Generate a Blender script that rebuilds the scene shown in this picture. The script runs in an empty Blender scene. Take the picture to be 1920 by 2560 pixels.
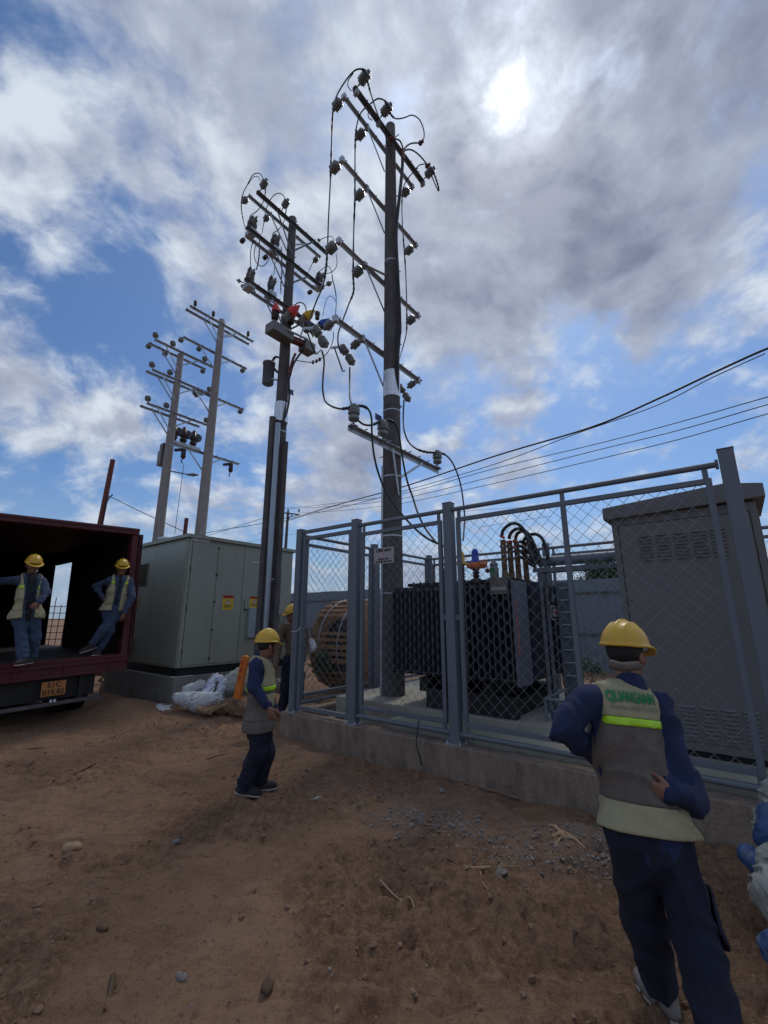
import bpy, math, random
import numpy as np
from mathutils import Vector, Matrix
random.seed(7); RNG = np.random.RandomState(11)
scene = bpy.context.scene

# ------------------------------------------------------------------ camera
FOC, PITCH, CAMH = 1090.0, math.atan(265/1090.0), 1.72
cam_d = bpy.data.cameras.new("camera"); cam = bpy.data.objects.new("camera", cam_d)
scene.collection.objects.link(cam); scene.camera = cam
cam.location = (0, 0, CAMH); cam.rotation_euler = (math.pi/2 + PITCH, 0, math.radians(-0.15))
cam_d.sensor_fit = 'HORIZONTAL'; cam_d.sensor_width = 36.0; cam_d.lens = 36.0*FOC/1920.0
cam_d.clip_start = 0.05; cam_d.clip_end = 3000
scene.view_settings.view_transform = 'Standard'; scene.view_settings.look = 'None'
scene.view_settings.gamma = 1.0; scene.view_settings.exposure = 0.22
scene.render.engine = 'CYCLES'

# ------------------------------------------------------------------ measured directions of the site
def ray(x, y):
    a, b = (x-960)/FOC, (1280-y)/FOC
    return np.array([a, math.cos(PITCH)-math.sin(PITCH)*b, math.sin(PITCH)+math.cos(PITCH)*b])
def atY(x, y, Y):
    r = ray(x, y); return np.array([0, 0, CAMH]) + r*(Y/r[1])
def gz(x, y, z=0.0):
    r = ray(x, y); return np.array([0, 0, CAMH]) + r*((z-CAMH)/r[2])
def onp(x, y, P, d):
    r = ray(x, y)
    s, t = np.linalg.solve(np.array([[d[0], -r[0]], [d[1], -r[1]]]), -np.array([P[0], P[1]], float))
    return s, CAMH+t*r[2], np.array([t*r[0], t*r[1], CAMH+t*r[2]])
AZ = math.radians(38.5)
V2 = np.array([math.sin(AZ), math.cos(AZ)]); U2 = np.array([math.cos(AZ), -math.sin(AZ)])
V = np.array([*V2, 0.0]); U = np.array([*U2, 0.0]); Z = np.array([0, 0, 1.0])
O2 = np.array([-1.39, 7.12])                       # front left corner of the fenced enclosure
def E(s, d, z=0.0): return np.array([*(O2+U2*s+V2*d), z])

# ------------------------------------------------------------------ light
SUN_EL, SUN_AZ = math.radians(55.8), math.radians(22)
SD = Vector((math.cos(SUN_EL)*math.sin(SUN_AZ), math.cos(SUN_EL)*math.cos(SUN_AZ), math.sin(SUN_EL)))
sl = bpy.data.lights.new("sun", 'SUN'); sl.energy = 0.75; sl.angle = math.radians(10); sl.color = (1, .95, .87)
so = bpy.data.objects.new("sun", sl); scene.collection.objects.link(so)
so.rotation_euler = SD.to_track_quat('Z', 'Y').to_euler()

world = bpy.data.worlds.new("World"); scene.world = world; world.use_nodes = True
def build_world():
    nt = world.node_tree; nt.nodes.clear(); N = nt.nodes.new; L = nt.links.new
    def sock(v, inp):
        if isinstance(v, (int, float)): inp.default_value = v
        elif isinstance(v, (tuple, list)): inp.default_value = v
        else: L(v, inp)
    def M(op, a, b=0.0, c=None, clamp=False):
        n = N('ShaderNodeMath'); n.operation = op; n.use_clamp = clamp
        sock(a, n.inputs[0]); sock(b, n.inputs[1])
        if c is not None: sock(c, n.inputs[2])
        return n.outputs[0]
    def VM(op, a, b=(0, 0, 0), scale=None):
        n = N('ShaderNodeVectorMath'); n.operation = op; sock(a, n.inputs[0]); sock(b, n.inputs[1])
        if scale is not None: sock(scale, n.inputs['Scale'])
        return n.outputs['Value'] if op == 'DOT_PRODUCT' else n.outputs[0]
    def MR(v, a, b, c=0.0, d=1.0, smooth=True):
        n = N('ShaderNodeMapRange'); n.interpolation_type = 'SMOOTHSTEP' if smooth else 'LINEAR'
        sock(v, n.inputs[0]); n.inputs[1].default_value = a; n.inputs[2].default_value = b
        n.inputs[3].default_value = c; n.inputs[4].default_value = d; return n.outputs[0]
    def MIX(f, a, b):
        n = N('ShaderNodeMix'); n.data_type = 'RGBA'; sock(f, n.inputs[0]); sock(a, n.inputs[6]); sock(b, n.inputs[7]); return n.outputs[2]
    def NOISE(v, sc, det=6, rough=.55, dist=0.0):
        n = N('ShaderNodeTexNoise'); L(v, n.inputs['Vector']); n.inputs['Scale'].default_value = sc
        n.inputs['Detail'].default_value = det; n.inputs['Roughness'].default_value = rough; n.inputs['Distortion'].default_value = dist
        return n.outputs['Fac']
    tc = N('ShaderNodeTexCoord').outputs['Generated']
    nrm = VM('NORMALIZE', tc); sx = N('ShaderNodeSeparateXYZ'); L(nrm, sx.inputs[0])
    zc = M('MAXIMUM', sx.outputs[2], 0.0)
    inv = M('DIVIDE', 1.0, M('ADD', zc, 0.48))
    p = VM('SCALE', nrm, (0, 0, 0), inv)
    fl = N('ShaderNodeCombineXYZ'); s2 = N('ShaderNodeSeparateXYZ'); L(p, s2.inputs[0])
    L(s2.outputs[0], fl.inputs[0]); L(s2.outputs[1], fl.inputs[1]); fl.inputs[2].default_value = 3.1
    pp = fl.outputs[0]
    wrp = N('ShaderNodeTexNoise'); L(pp, wrp.inputs['Vector']); wrp.inputs['Scale'].default_value = 2.2; wrp.inputs['Detail'].default_value = 4
    ppw = VM('ADD', pp, VM('SCALE', VM('SUBTRACT', wrp.outputs['Color'], (.5, .5, .5)), (0, 0, 0), .16))
    big = NOISE(ppw, 1.7, 3, .5)
    fine = NOISE(ppw, 7.6, 10, .575)
    micro = NOISE(VM('ADD', ppw, (5.2, 1.3, 0)), 17, 6, .62)
    cov = M('MULTIPLY_ADD', big, .40, M('MULTIPLY_ADD', fine, 1.32, M('MULTIPLY_ADD', micro, .26, -.265)))
    def blob(acc, lst):
        for (x, y, w, a) in lst:
            r = ray(x, y); r = r/np.linalg.norm(r)
            dt = VM('DOT_PRODUCT', nrm, tuple(float(q) for q in r))
            acc = M('ADD', acc, MR(dt, math.cos(math.radians(w)), 1.0, 0.0, a))
        return acc
    cov = blob(cov, CLOUD_BLOBS)
    f = MR(cov, COV0, COV1)
    # thin cloud is bright, thick cloud is grey; relief from a shifted copy of the same noise (lit from the sun's side)
    sh1 = NOISE(VM('ADD', ppw, (-.02, -.05, 0)), 7.6, 10, .575)
    relief = M('MULTIPLY', M('SUBTRACT', sh1, fine), 1.7)
    low = NOISE(VM('ADD', pp, (.9, -.35, 0)), 2.0, 4, .5)
    thick = M('ADD', M('MULTIPLY_ADD', low, .75, M('MULTIPLY', M('SUBTRACT', cov, COV1), .70)), relief)
    thick = blob(thick, SHADE_BLOBS)
    cr = N('ShaderNodeValToRGB'); L(thick, cr.inputs[0]); e = cr.color_ramp.elements
    e[0].position = -.0; e[0].color = (*CL_BRIGHT, 1); e[1].position = .95; e[1].color = (*CL_DARK, 1)
    m = e.new(.34); m.color = (*CL_MID, 1)
    sd = VM('DOT_PRODUCT', nrm, tuple(float(q) for q in (ray(1284, 250)/np.linalg.norm(ray(1284, 250)))))
    ir = M('ADD', sd, M('MULTIPLY', M('SUBTRACT', fine, .5), .018))
    g = M('ADD', M('ADD', M('MULTIPLY', MR(ir, math.cos(math.radians(3.2)), math.cos(math.radians(.1))), .40), M('MULTIPLY', MR(sd, math.cos(math.radians(8)), 1.0), M('MULTIPLY', MR(fine, .62, .44), .20))),
          M('MULTIPLY', MR(sd, math.cos(math.radians(20)), 1.0), M('MULTIPLY', MR(fine, .62, .38), .20)))
    sky = N('ShaderNodeTexSky'); sky.sky_type = 'NISHITA'; sky.sun_disc = False
    sky.sun_elevation = SUN_EL; sky.sun_rotation = SUN_AZ; sky.air_density = 1.0; sky.dust_density = SKY_DUST; sky.ozone_density = 2.5
    skc = VM('MULTIPLY', sky.outputs[0], SKY_TINT)
    col = MIX(f, skc, cr.outputs[0])
    hz = MR(sx.outputs[2], .0, .30, .70, 0.0)
    col = MIX(hz, col, HAZE_COL)
    col = VM('ADD', col, VM('SCALE', (9., 9.1, 9.2), (0, 0, 0), g))
    bg = N('ShaderNodeBackground'); L(col, bg.inputs[0]); bg.inputs[1].default_value = .1
    out = N('ShaderNodeOutputWorld'); L(bg.outputs[0], out.inputs[0])
COV0, COV1 = .52, .93
CLOUD_BLOBS = [(70, 80, 9, -.13), (200, 700, 11, -.22), (360, 830, 11, -.22), (560, 1050, 9, -.10), (250, 1250, 9, -.08), (1500, 900, 14, -.18),
    (1850, 800, 9, -.12), (1050, 960, 8, -.10), (300, 330, 24, .08), (750, 350, 20, .14), (1400, 350, 28, .24), (1150, 650, 14, .14),
    (1650, 740, 12, .24), (1480, 560, 12, .12), (150, 960, 9, .16), (450, 1130, 6, -.10), (870, 1160, 8, .16), (1290, 1000, 4, .16), (60, 1180, 8, -.1), (1750, 1100, 12, -.10),
    (30, 400, 9, .14), (520, 720, 7, .10), (60, 640, 6, .08), (1830, 480, 7, -.14)]
SHADE_BLOBS = [(1550, 100, 22, .34), (1250, 480, 14, .28), (700, 250, 16, -.04), (330, 520, 12, .06), (1640, 760, 7, .22), (1450, 620, 9, .15),
    (900, 1150, 4, .2), (1280, 228, 7, -.5), (1600, 540, 8, -.12), (60, 350, 12, -.18), (150, 1000, 14, .06), (560, 400, 8, -.08), (980, 60, 10, -.12)]
CL_BRIGHT = (5.8, 6.4, 7.2); CL_MID = (3.6, 4.05, 5.1); CL_DARK = (1.75, 2.0, 2.9)
SKY_TINT = (.52, .70, .90); SKY_DUST = 1.2; HAZE_COL = (2.7, 3.5, 4.8, 1)
build_world()

# ------------------------------------------------------------------ materials
def mat(name, col, rough=.6, metal=0.0, var=.12, scale=6.0, bump=0.0, bscale=40.0, stain=None, stain_amt=.5, stain_scale=3.0, spec=.5, stretch=None, alpha=None):
    m = bpy.data.materials.new(name); m.use_nodes = True; nt = m.node_tree; N = nt.nodes.new; L = nt.links.new
    b = nt.nodes['Principled BSDF']; b.inputs['Metallic'].default_value = metal
    b.inputs['Specular IOR Level'].default_value = spec
    tc = N('ShaderNodeTexCoord').outputs['Object']
    if stretch:
        mp = N('ShaderNodeMapping'); L(tc, mp.inputs[0]); mp.inputs['Scale'].default_value = stretch; tc = mp.outputs[0]
    n = N('ShaderNodeTexNoise'); L(tc, n.inputs['Vector']); n.inputs['Scale'].default_value = scale; n.inputs['Detail'].default_value = 8; n.inputs['Roughness'].default_value = .65
    mr = N('ShaderNodeMapRange'); L(n.outputs[0], mr.inputs[0]); mr.inputs[1].default_value = .3; mr.inputs[2].default_value = .7
    mx = N('ShaderNodeMix'); mx.data_type = 'RGBA'; L(mr.outputs[0], mx.inputs[0])
    mx.inputs[6].default_value = tuple(c*(1-var) for c in col)+(1,); mx.inputs[7].default_value = tuple(min(1, c*(1+var)) for c in col)+(1,)
    out = mx.outputs[2]
    if stain:
        s = N('ShaderNodeTexNoise'); L(tc, s.inputs['Vector']); s.inputs['Scale'].default_value = stain_scale; s.inputs['Detail'].default_value = 10; s.inputs['Roughness'].default_value = .7
        r = N('ShaderNodeMapRange'); L(s.outputs[0], r.inputs[0]); r.inputs[1].default_value = .5; r.inputs[2].default_value = .72; r.inputs[4].default_value = stain_amt
        m2 = N('ShaderNodeMix'); m2.data_type = 'RGBA'; L(r.outputs[0], m2.inputs[0]); L(out, m2.inputs[6]); m2.inputs[7].default_value = (*stain, 1); out = m2.outputs[2]
    L(out, b.inputs['Base Color'])
    rr = N('ShaderNodeMapRange'); L(n.outputs[0], rr.inputs[0]); rr.inputs[3].default_value = max(0, rough-.1); rr.inputs[4].default_value = min(1, rough+.12)
    L(rr.outputs[0], b.inputs['Roughness'])
    if bump:
        q = N('ShaderNodeTexNoise'); L(tc, q.inputs['Vector']); q.inputs['Scale'].default_value = bscale; q.inputs['Detail'].default_value = 6
        bp = N('ShaderNodeBump'); bp.inputs['Strength'].default_value = bump; bp.inputs['Distance'].default_value = .02
        L(q.outputs[0], bp.inputs['Height']); L(bp.outputs[0], b.inputs['Normal'])
    return m

# ------------------------------------------------------------------ mesh building
ORG = {}
def link(o): scene.collection.objects.link(o)
class MB:
    def __init__(s): s.v = []; s.f = []; s.sm = []
    def add(s, vs, fs, smooth=False):
        o = len(s.v); s.v += [tuple(float(c) for c in q) for q in vs]; s.f += [tuple(i+o for i in f) for f in fs]; s.sm += [smooth]*len(fs); return s
    def obox(s, c, ax, ay, az):          # centre and three half-axes
        c = np.array(c, float); ax = np.array(ax, float); ay = np.array(ay, float); az = np.array(az, float)
        if np.dot(np.cross(ax, ay), az) < 0: ax = -ax
        vs = [c+i*ax+j*ay+k*az for k in (-1, 1) for j in (-1, 1) for i in (-1, 1)]
        return s.add(vs, [(0, 2, 3, 1), (4, 5, 7, 6), (0, 1, 5, 4), (2, 6, 7, 3), (0, 4, 6, 2), (1, 3, 7, 5)])
    def ebox(s, s0, s1, d0, d1, z0, z1):   # box in enclosure coordinates
        return s.obox(E((s0+s1)/2, (d0+d1)/2, (z0+z1)/2), U*(s1-s0)/2, V*(d1-d0)/2, Z*(z1-z0)/2)
    def beam(s, a, b, w, h, up=(0, 0, 1)):
        a = np.array(a, float); b = np.array(b, float); d = b-a; L = np.linalg.norm(d); d = d/L
        up = np.array(up, float); sd = np.cross(d, up); n = np.linalg.norm(sd)
        if n < 1e-4: sd = np.cross(d, np.array([1.0, 0, 0])); n = np.linalg.norm(sd)
        sd /= n; u2 = np.cross(sd, d)
        return s.obox((a+b)/2, d*L/2, sd*w/2, u2*h/2)
    def angle(s, a, b, w, t=.008, up=(0, 0, 1), flip=1):   # L section
        a = np.array(a, float); b = np.array(b, float); d = (b-a)/np.linalg.norm(b-a)
        sd = np.cross(d, np.array(up, float)); sd /= np.linalg.norm(sd); u2 = np.cross(sd, d)
        s.obox((a+b)/2+u2*(w/2), (b-a)/2, sd*w/2, u2*t/2)
        s.obox((a+b)/2+sd*flip*(w/2-t/2)-u2*(t/2), (b-a)/2, sd*t/2, u2*(w/2))
        return s
    def tube(s, pts, r, n=8, cap=True, smooth=True):
        P = [np.array(p, float) for p in pts]; m = len(P)
        if not hasattr(r, '__len__'): r = [r]*m
        T = [P[min(i+1, m-1)]-P[max(i-1, 0)] for i in range(m)]; T = [t/(np.linalg.norm(t)+1e-9) for t in T]
        a = np.array([0, 0, 1.0]) if abs(T[0][2]) < .9 else np.array([1.0, 0, 0]); nrm = np.cross(T[0], a); nrm /= np.linalg.norm(nrm)
        vs = []
        for i in range(m):
            nrm = nrm-T[i]*np.dot(nrm, T[i]); nrm /= (np.linalg.norm(nrm)+1e-9); bn = np.cross(T[i], nrm)
            for k in range(n):
                t = 2*math.pi*k/n; vs.append(P[i]+(nrm*math.cos(t)+bn*math.sin(t))*r[i])
        fs = [(i*n+k, i*n+(k+1) % n, (i+1)*n+(k+1) % n, (i+1)*n+k) for i in range(m-1) for k in range(n)]
        s.add(vs, fs, smooth)
        if cap: s.add([vs[k] for k in range(n)], [tuple(reversed(range(n)))]); s.add([vs[(m-1)*n+k] for k in range(n)], [tuple(range(n))])
        return s
    def lathe(s, base, axis, prof, n=16):       # prof: (distance along axis, radius)
        axis = np.array(axis, float); axis /= np.linalg.norm(axis); base = np.array(base, float)
        a = np.array([0, 0, 1.0]) if abs(axis[2]) < .9 else np.array([1.0, 0, 0]); x = np.cross(a, axis); x /= np.linalg.norm(x); y = np.cross(axis, x)
        vs = [base+axis*h+(x*math.cos(2*math.pi*k/n)+y*math.sin(2*math.pi*k/n))*r for h, r in prof for k in range(n)]
        fs = [(i*n+k, i*n+(k+1) % n, (i+1)*n+(k+1) % n, (i+1)*n+k) for i in range(len(prof)-1) for k in range(n)]
        s.add(vs, fs, True); m = len(prof)-1
        if prof[0][1] > 1e-4: s.add(vs[:n], [tuple(reversed(range(n)))])
        if prof[-1][1] > 1e-4: s.add(vs[m*n:], [tuple(range(n))])
        return s
    def build(s, name, m, parent=None, bevel=0.0, org=None):
        o3 = ORG.get(parent.name, np.zeros(3)) if parent else (np.array(org, float) if org is not None else np.zeros(3))
        me = bpy.data.meshes.new(name)
        me.from_pydata([(a-o3[0], b-o3[1], c-o3[2]) for a, b, c in s.v], [], s.f); me.update()
        me.polygons.foreach_set('use_smooth', s.sm)
        if m: me.materials.append(m)
        ob = bpy.data.objects.new(name, me); link(ob)
        if parent: ob.parent = parent
        elif org is not None: ob.location = o3
        ORG[ob.name] = o3
        if bevel:
            bv = ob.modifiers.new('bevel', 'BEVEL'); bv.width = bevel; bv.segments = 2; bv.limit_method = 'ANGLE'
        return ob
def npbuild(name, verts, faces, m, parent=None, smooth=True):
    o3 = ORG.get(parent.name, np.zeros(3)) if parent else np.zeros(3)
    me = bpy.data.meshes.new(name); v = np.asarray(verts, float)-o3
    me.from_pydata(v.tolist(), [], np.asarray(faces).tolist()); me.update()
    me.polygons.foreach_set('use_smooth', [smooth]*len(me.polygons))
    if m: me.materials.append(m)
    ob = bpy.data.objects.new(name, me); link(ob)
    if parent: ob.parent = parent
    ORG[ob.name] = o3; return ob
def tag(o, label=None, cat=None, group=None, kind=None):
    if label: o['label'] = label
    if cat: o['category'] = cat
    if group: o['group'] = group
    if kind: o['kind'] = kind
    return o
def thing(name, loc, label, cat, group=None):
    o = bpy.data.objects.new(name, None); link(o); o.location = tuple(float(c) for c in loc); o.empty_display_size = .2
    ORG[o.name] = np.array(loc, float); return tag(o, label, cat, group)
def spline(pts, k=6):
    P = [np.array(p, float) for p in pts]; P = [2*P[0]-P[1]]+P+[2*P[-1]-P[-2]]; out = []
    for i in range(1, len(P)-2):
        for j in range(k):
            t = j/k; a, b, c, d = P[i-1:i+3]
            out.append(.5*((2*b)+(c-a)*t+(2*a-5*b+4*c-d)*t*t+(3*b-a-3*c+d)*t**3))
    out.append(P[-2]); return out
def text_mesh(body, size, extrude=0.0, align='CENTER', spacing=1.0, bold=0.0):
    cu = bpy.data.curves.new('lettering', 'FONT'); cu.body = body; cu.size = size; cu.align_x = align; cu.align_y = 'CENTER'
    cu.extrude = extrude; cu.space_character = spacing; cu.offset = bold; cu.resolution_u = 3
    ob = bpy.data.objects.new('lettering', cu); link(ob)
    dg = bpy.context.evaluated_depsgraph_get(); me = bpy.data.meshes.new_from_object(ob.evaluated_get(dg))
    v = np.array([q.co[:] for q in me.vertices]); f = [tuple(p.vertices) for p in me.polygons]
    bpy.data.objects.remove(ob); bpy.data.curves.remove(cu); bpy.data.meshes.remove(me)
    return v, f
def put_text(mb, body, size, c, right, up, extrude=.0015, **k):
    v, f = text_mesh(body, size, extrude, **k); right = np.array(right, float); up = np.array(up, float); n = np.cross(right, up)
    mb.add([np.array(c)+right*a+up*b+n*q for a, b, q in v], f); return mb

M_ = {}
M_['steel'] = mat('galvanised steel', (.44, .47, .50), .40, .6, .2, 8, stain=(.25, .25, .25), stain_amt=.4)
M_['steelb'] = mat('lit new zinc steel', (.42, .46, .50), .45, .25, .15, 8, stain=(.35, .36, .38), stain_amt=.4)  # brighter copy, light on the arms put into the colour
M_['steeld'] = mat('shaded dark steel', (.17, .185, .20), .55, .4, .25, 8, stain=(.05, .04, .04), stain_amt=.5)  # darker copy, the arms' shaded underside put into the colour
M_['fence'] = mat('grey fence paint', (.125, .143, .168), .5, .0, .08, 5, stain=(.2, .17, .14), stain_amt=.25, stain_scale=5)
M_['wire'] = mat('chain link wire', (.26, .27, .28), .5, .5, .1)
M_['concrete'] = mat('cast concrete', (.250, .188, .145), .9, 0, .28, 7, .8, 60, stain=(.095, .070, .052), stain_amt=.75, stain_scale=2.6, stretch=(1.3, 1.3, .5))
M_['plinth'] = mat('grey cement render', (.255, .24, .215), .9, 0, .18, 4, .6, 60, stain=(.13, .105, .08), stain_amt=.7, stain_scale=1.8)
M_['slab'] = mat('pale slab concrete', (.36, .34, .28), .9, 0, .18, 4, .4, 60, stain=(.2, .16, .12), stain_amt=.6, stain_scale=1.5)
M_['pole'] = mat('spun concrete pole', (.105, .095, .095), .9, 0, .3, 9, .6, 50, stain=(.04, .036, .038), stain_amt=.7, stain_scale=6, stretch=(1, 1, .35))
M_['polel'] = mat('pale concrete pole', (.30, .265, .25), .9, 0, .15, 9, .5, 40, stain=(.15, .12, .11), stain_amt=.5, stain_scale=5, stretch=(1, 1, .3))
M_['porc'] = mat('glazed porcelain', (.17, .19, .185), .25, 0, .1, 8)
M_['porcd'] = mat('dark porcelain', (.035, .02, .018), .3, 0, .1, 8)
M_['cable'] = mat('black cable jacket', (.012, .012, .013), .5, 0, .1)
M_['black'] = mat('black paint', (.012, .012, .013), .6, 0, .2)
M_['kiosk'] = mat('pale green grey enamel', (.30, .315, .255), .45, 0, .06, 3, stain=(.20, .19, .15), stain_amt=.35, stain_scale=4)
M_['kiosk2'] = mat('grey box enamel', (.155, .15, .148), .5, 0, .07, 4, .04, 300, stain=(.13, .12, .115), stain_amt=.4, stain_scale=2.5)
M_['trafo'] = mat('dark blue grey enamel', (.035, .040, .055), .4, 0, .12, 4, stain=(.09, .085, .08), stain_amt=.35)
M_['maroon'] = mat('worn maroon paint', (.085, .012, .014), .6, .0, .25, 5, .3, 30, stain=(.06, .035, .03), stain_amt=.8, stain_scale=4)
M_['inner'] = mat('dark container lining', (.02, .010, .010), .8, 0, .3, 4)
M_['channel'] = mat('blue grey channel', (.095, .11, .14), .45, 0, .12, 4)
M_['wood'] = mat('raw plank wood', (.26, .135, .06), .85, 0, .3, 6, .3, 30, stretch=(1, 1, 1))
M_['white'] = mat('white sheet', (.62, .64, .66), .6, 0, .06)
M_['sackw'] = mat('white woven sack', (.50, .51, .52), .7, 0, .1, 7, .35, 160)
M_['yellow'] = mat('yellow label', (.62, .44, .03), .5, 0, .05)
M_['red'] = mat('red paint', (.42, .025, .015), .5, 0, .1)
M_['redd'] = mat('faded red brown steel', (.16, .045, .035), .7, 0, .3, 8)
M_['blue'] = mat('blue plastic', (.01, .045, .38), .4, 0, .05)
M_['capy'] = mat('yellow plastic', (.65, .38, .01), .4, 0, .05)
M_['capr'] = mat('red plastic', (.60, .03, .03), .4, 0, .05)
M_['orange'] = mat('orange plastic', (.62, .17, .02), .5, 0, .1)
M_['brass'] = mat('tarnished copper', (.13, .07, .035), .45, .4, .3, 15)
M_['sheet'] = mat('blue grey sheet metal', (.15, .18, .215), .5, .2, .1, 3)
M_['signw'] = mat('off white sign plate', (.36, .33, .33), .6, 0, .05)
M_['skin'] = mat('brown skin', (.22, .105, .065), .55, 0, .1, 20)
M_['hair'] = mat('black hair', (.012, .010, .010), .5, 0, .2, 60, .4, 200)
M_['navy'] = mat('navy work cloth', (.017, .026, .080), .9, 0, .25, 9, .5, 240)
M_['navyd'] = mat('dark navy trousers', (.009, .012, .028), .9, 0, .3, 8, .5, 240, stain=(.05, .05, .07), stain_amt=.4, stain_scale=6)
M_['denim'] = mat('faded blue denim', (.045, .065, .115), .9, 0, .25, 9, .5, 240)
M_['jean'] = mat('worn blue jeans', (.045, .075, .135), .9, 0, .25, 9, .5, 240)
M_['tee'] = mat('dark cotton', (.012, .012, .018), .9, 0, .2)
M_['vest'] = mat('cream vest cotton', (.40, .355, .215), .9, 0, .12, 9, .5, 260)
M_['mesh'] = mat('grey brown netting', (.185, .150, .125), .95, 0, .2, 30, .7, 420)
M_['neon'] = mat('lime reflective tape', (.42, .72, .02), .4, 0, .12, 25)
M_['brown'] = mat('brown work shirt', (.13, .085, .055), .9, 0, .35, 10, .5, 240)
M_['helmet'] = mat('yellow hard hat plastic', (.62, .36, .028), .35, 0, .06, 6, stain=(.4, .2, .03), stain_amt=.25)
M_['sole'] = mat('rubber sole', (.38, .35, .31), .8, 0, .2)
M_['shoe'] = mat('dark canvas shoe', (.03, .025, .025), .85, 0, .3, 20)
M_['green'] = mat('green ink', (.01, .20, .06), .7, 0, .1)
M_['ink'] = mat('black ink', (.015, .015, .015), .7, 0, .05)
M_['faint'] = mat('faded ink', (.20, .21, .15), .8, 0, .15, 60)
M_['leaf'] = mat('dusty leaves', (.045, .085, .025), .6, 0, .35, 5)
M_['bark'] = mat('brown bark', (.10, .06, .035), .9, 0, .3, 8)
M_['stone'] = mat('crushed stone', (.20, .175, .155), .9, 0, .3, 12, .4, 60)
M_['dry'] = mat('dry pale wood', (.34, .22, .13), .9, 0, .2, 15, .4, 60)
M_['bluecloth'] = mat('blue woven plastic', (.03, .11, .33), .6, 0, .15, 9, .4, 160)
# ------------------------------------------------------------------ ground
_LAT = RNG.rand(256, 256)
def vnoise(x, y):
    xi = np.floor(x).astype(int); yi = np.floor(y).astype(int); fx = x-xi; fy = y-yi
    fx = fx*fx*(3-2*fx); fy = fy*fy*(3-2*fy); g = lambda a, b: _LAT[a % 256, b % 256]
    return (g(xi, yi)*(1-fx)+g(xi+1, yi)*fx)*(1-fy)+(g(xi, yi+1)*(1-fx)+g(xi+1, yi+1)*fx)*fy
def fbm(x, y, o=5, l=2.03, g=.5):
    s = 0; a = 1; t = 0
    for i in range(o): s = s+a*vnoise(x+17.3*i, y+9.1*i); t += a; a *= g; x = x*l; y = y*l
    return s/t
def rough_at(x, y): return np.clip((fbm(x*.9+31, y*.9+12, 3)-.45)*7, 0, 1)*np.clip(1.15-.1*y, .25, 1)
def gh(x, y):
    x = np.asarray(x, float); y = np.asarray(y, float)
    h = (fbm(x*.55+4, y*.55+8, 3)-.5)*.11
    h += (fbm(x*2.2+1, y*2.2, 4)-.5)*.075
    rough = rough_at(x, y)
    rid = 1-np.abs(2*fbm(x*7+3, y*7+5, 4, 2.1, .6)-1)*3.2; h += rough*.045*np.clip(rid, -.5, 1)
    h += (fbm(x*9, y*9, 5, 2.1, .6)-.5)*(.030+.085*rough)
    r = fbm(x*3.1+50+1.2*fbm(x*1.3, y*1.3, 2), y*6.5+20, 3); h -= np.clip(.12-np.abs(r-.5), 0, .12)*.22   # trodden, wavy furrows
    # ruts left by a lorry running up to the kiosk
    for (x0, y0, x1, y1, w) in ((-3.4, 3.2, -2.3, 8.4, .16), (-4.9, 4.6, -2.6, 7.4, .13)):
        dx, dy = x1-x0, y1-y0; l = math.hypot(dx, dy); t = ((x-x0)*dx+(y-y0)*dy)/l; q = ((x-x0)*dy-(y-y0)*dx)/l
        q = q+.12*np.sin(t*1.7); m = np.clip(t*2, 0, 1)*np.clip((l-t)*2, 0, 1)
        h += m*(-.035*np.exp(-(q/w)**2)+.03*np.exp(-((np.abs(q)-w*1.7)/(w*.6))**2))
    # footprints
    for i in range(46):
        cx, cy, a = FP[i]; ca, sa = math.cos(a), math.sin(a)
        u = (x-cx)*ca+(y-cy)*sa; v = -(x-cx)*sa+(y-cy)*ca; e = (u/.15)**2+(v/.06)**2
        h += -.022*np.exp(-e**2)+.012*np.exp(-((np.sqrt(e)-1.45)/.35)**2)
    # loose heap of spoil beside the kiosk plinth and behind the lorry
    h += .28*np.exp(-(((x+4.9)/.75)**2+((y-8.6)/.6)**2))*(1+.3*(fbm(x*5, y*5, 3)-.5))
    h += .10*np.exp(-(((x+2.9)/1.0)**2+((y-9.3)/.7)**2))
    h += .17*np.exp(-((np.hypot(x+1.53, y-7.60)/.34)**4))
    far = np.clip((np.hypot(x, y)-14)/20, 0, 1)
    return h*(1-far)-.10*far+.02
FP = [(RNG.uniform(-4, 2.2), RNG.uniform(1.2, 8), RNG.uniform(0, 3.14)) for _ in range(46)]
def gnd(x, y): return float(gh(np.array([x]), np.array([y]))[0])
def grid_axis(a, b, step, far, grow=1.16):
    c = list(np.arange(a, b+1e-6, step)); s = step; x = c[-1]
    while x < far: s *= grow; x += s; c.append(x)
    s = step; x = c[0]; pre = []
    while x > -far: s *= grow; x -= s; pre.append(x)
    return np.array(pre[::-1]+c)
gx = grid_axis(-5.5, 4.2, .022, 1200); gy = grid_axis(.9, 7.5, .022, 1200)
XX, YY = np.meshgrid(gx, gy, indexing='ij'); ZZ = gh(XX, YY)
nx, ny = XX.shape; ids = np.arange(nx*ny).reshape(nx, ny)
me = bpy.data.meshes.new('ground')
vv = np.stack([XX, YY, ZZ], -1).reshape(-1, 3); ff = np.stack([ids[:-1, :-1], ids[1:, :-1], ids[1:, 1:], ids[:-1, 1:]], -1).reshape(-1, 4)
me.vertices.add(len(vv)); me.vertices.foreach_set('co', vv.ravel()); me.loops.add(ff.size); me.loops.foreach_set('vertex_index', ff.ravel())
me.polygons.add(len(ff)); me.polygons.foreach_set('loop_start', np.arange(len(ff))*4); me.update(calc_edges=True); me.validate()
me.polygons.foreach_set('use_smooth', [True]*len(me.polygons))
ground = bpy.data.objects.new('ground', me); link(ground); ground['kind'] = 'structure'
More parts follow.
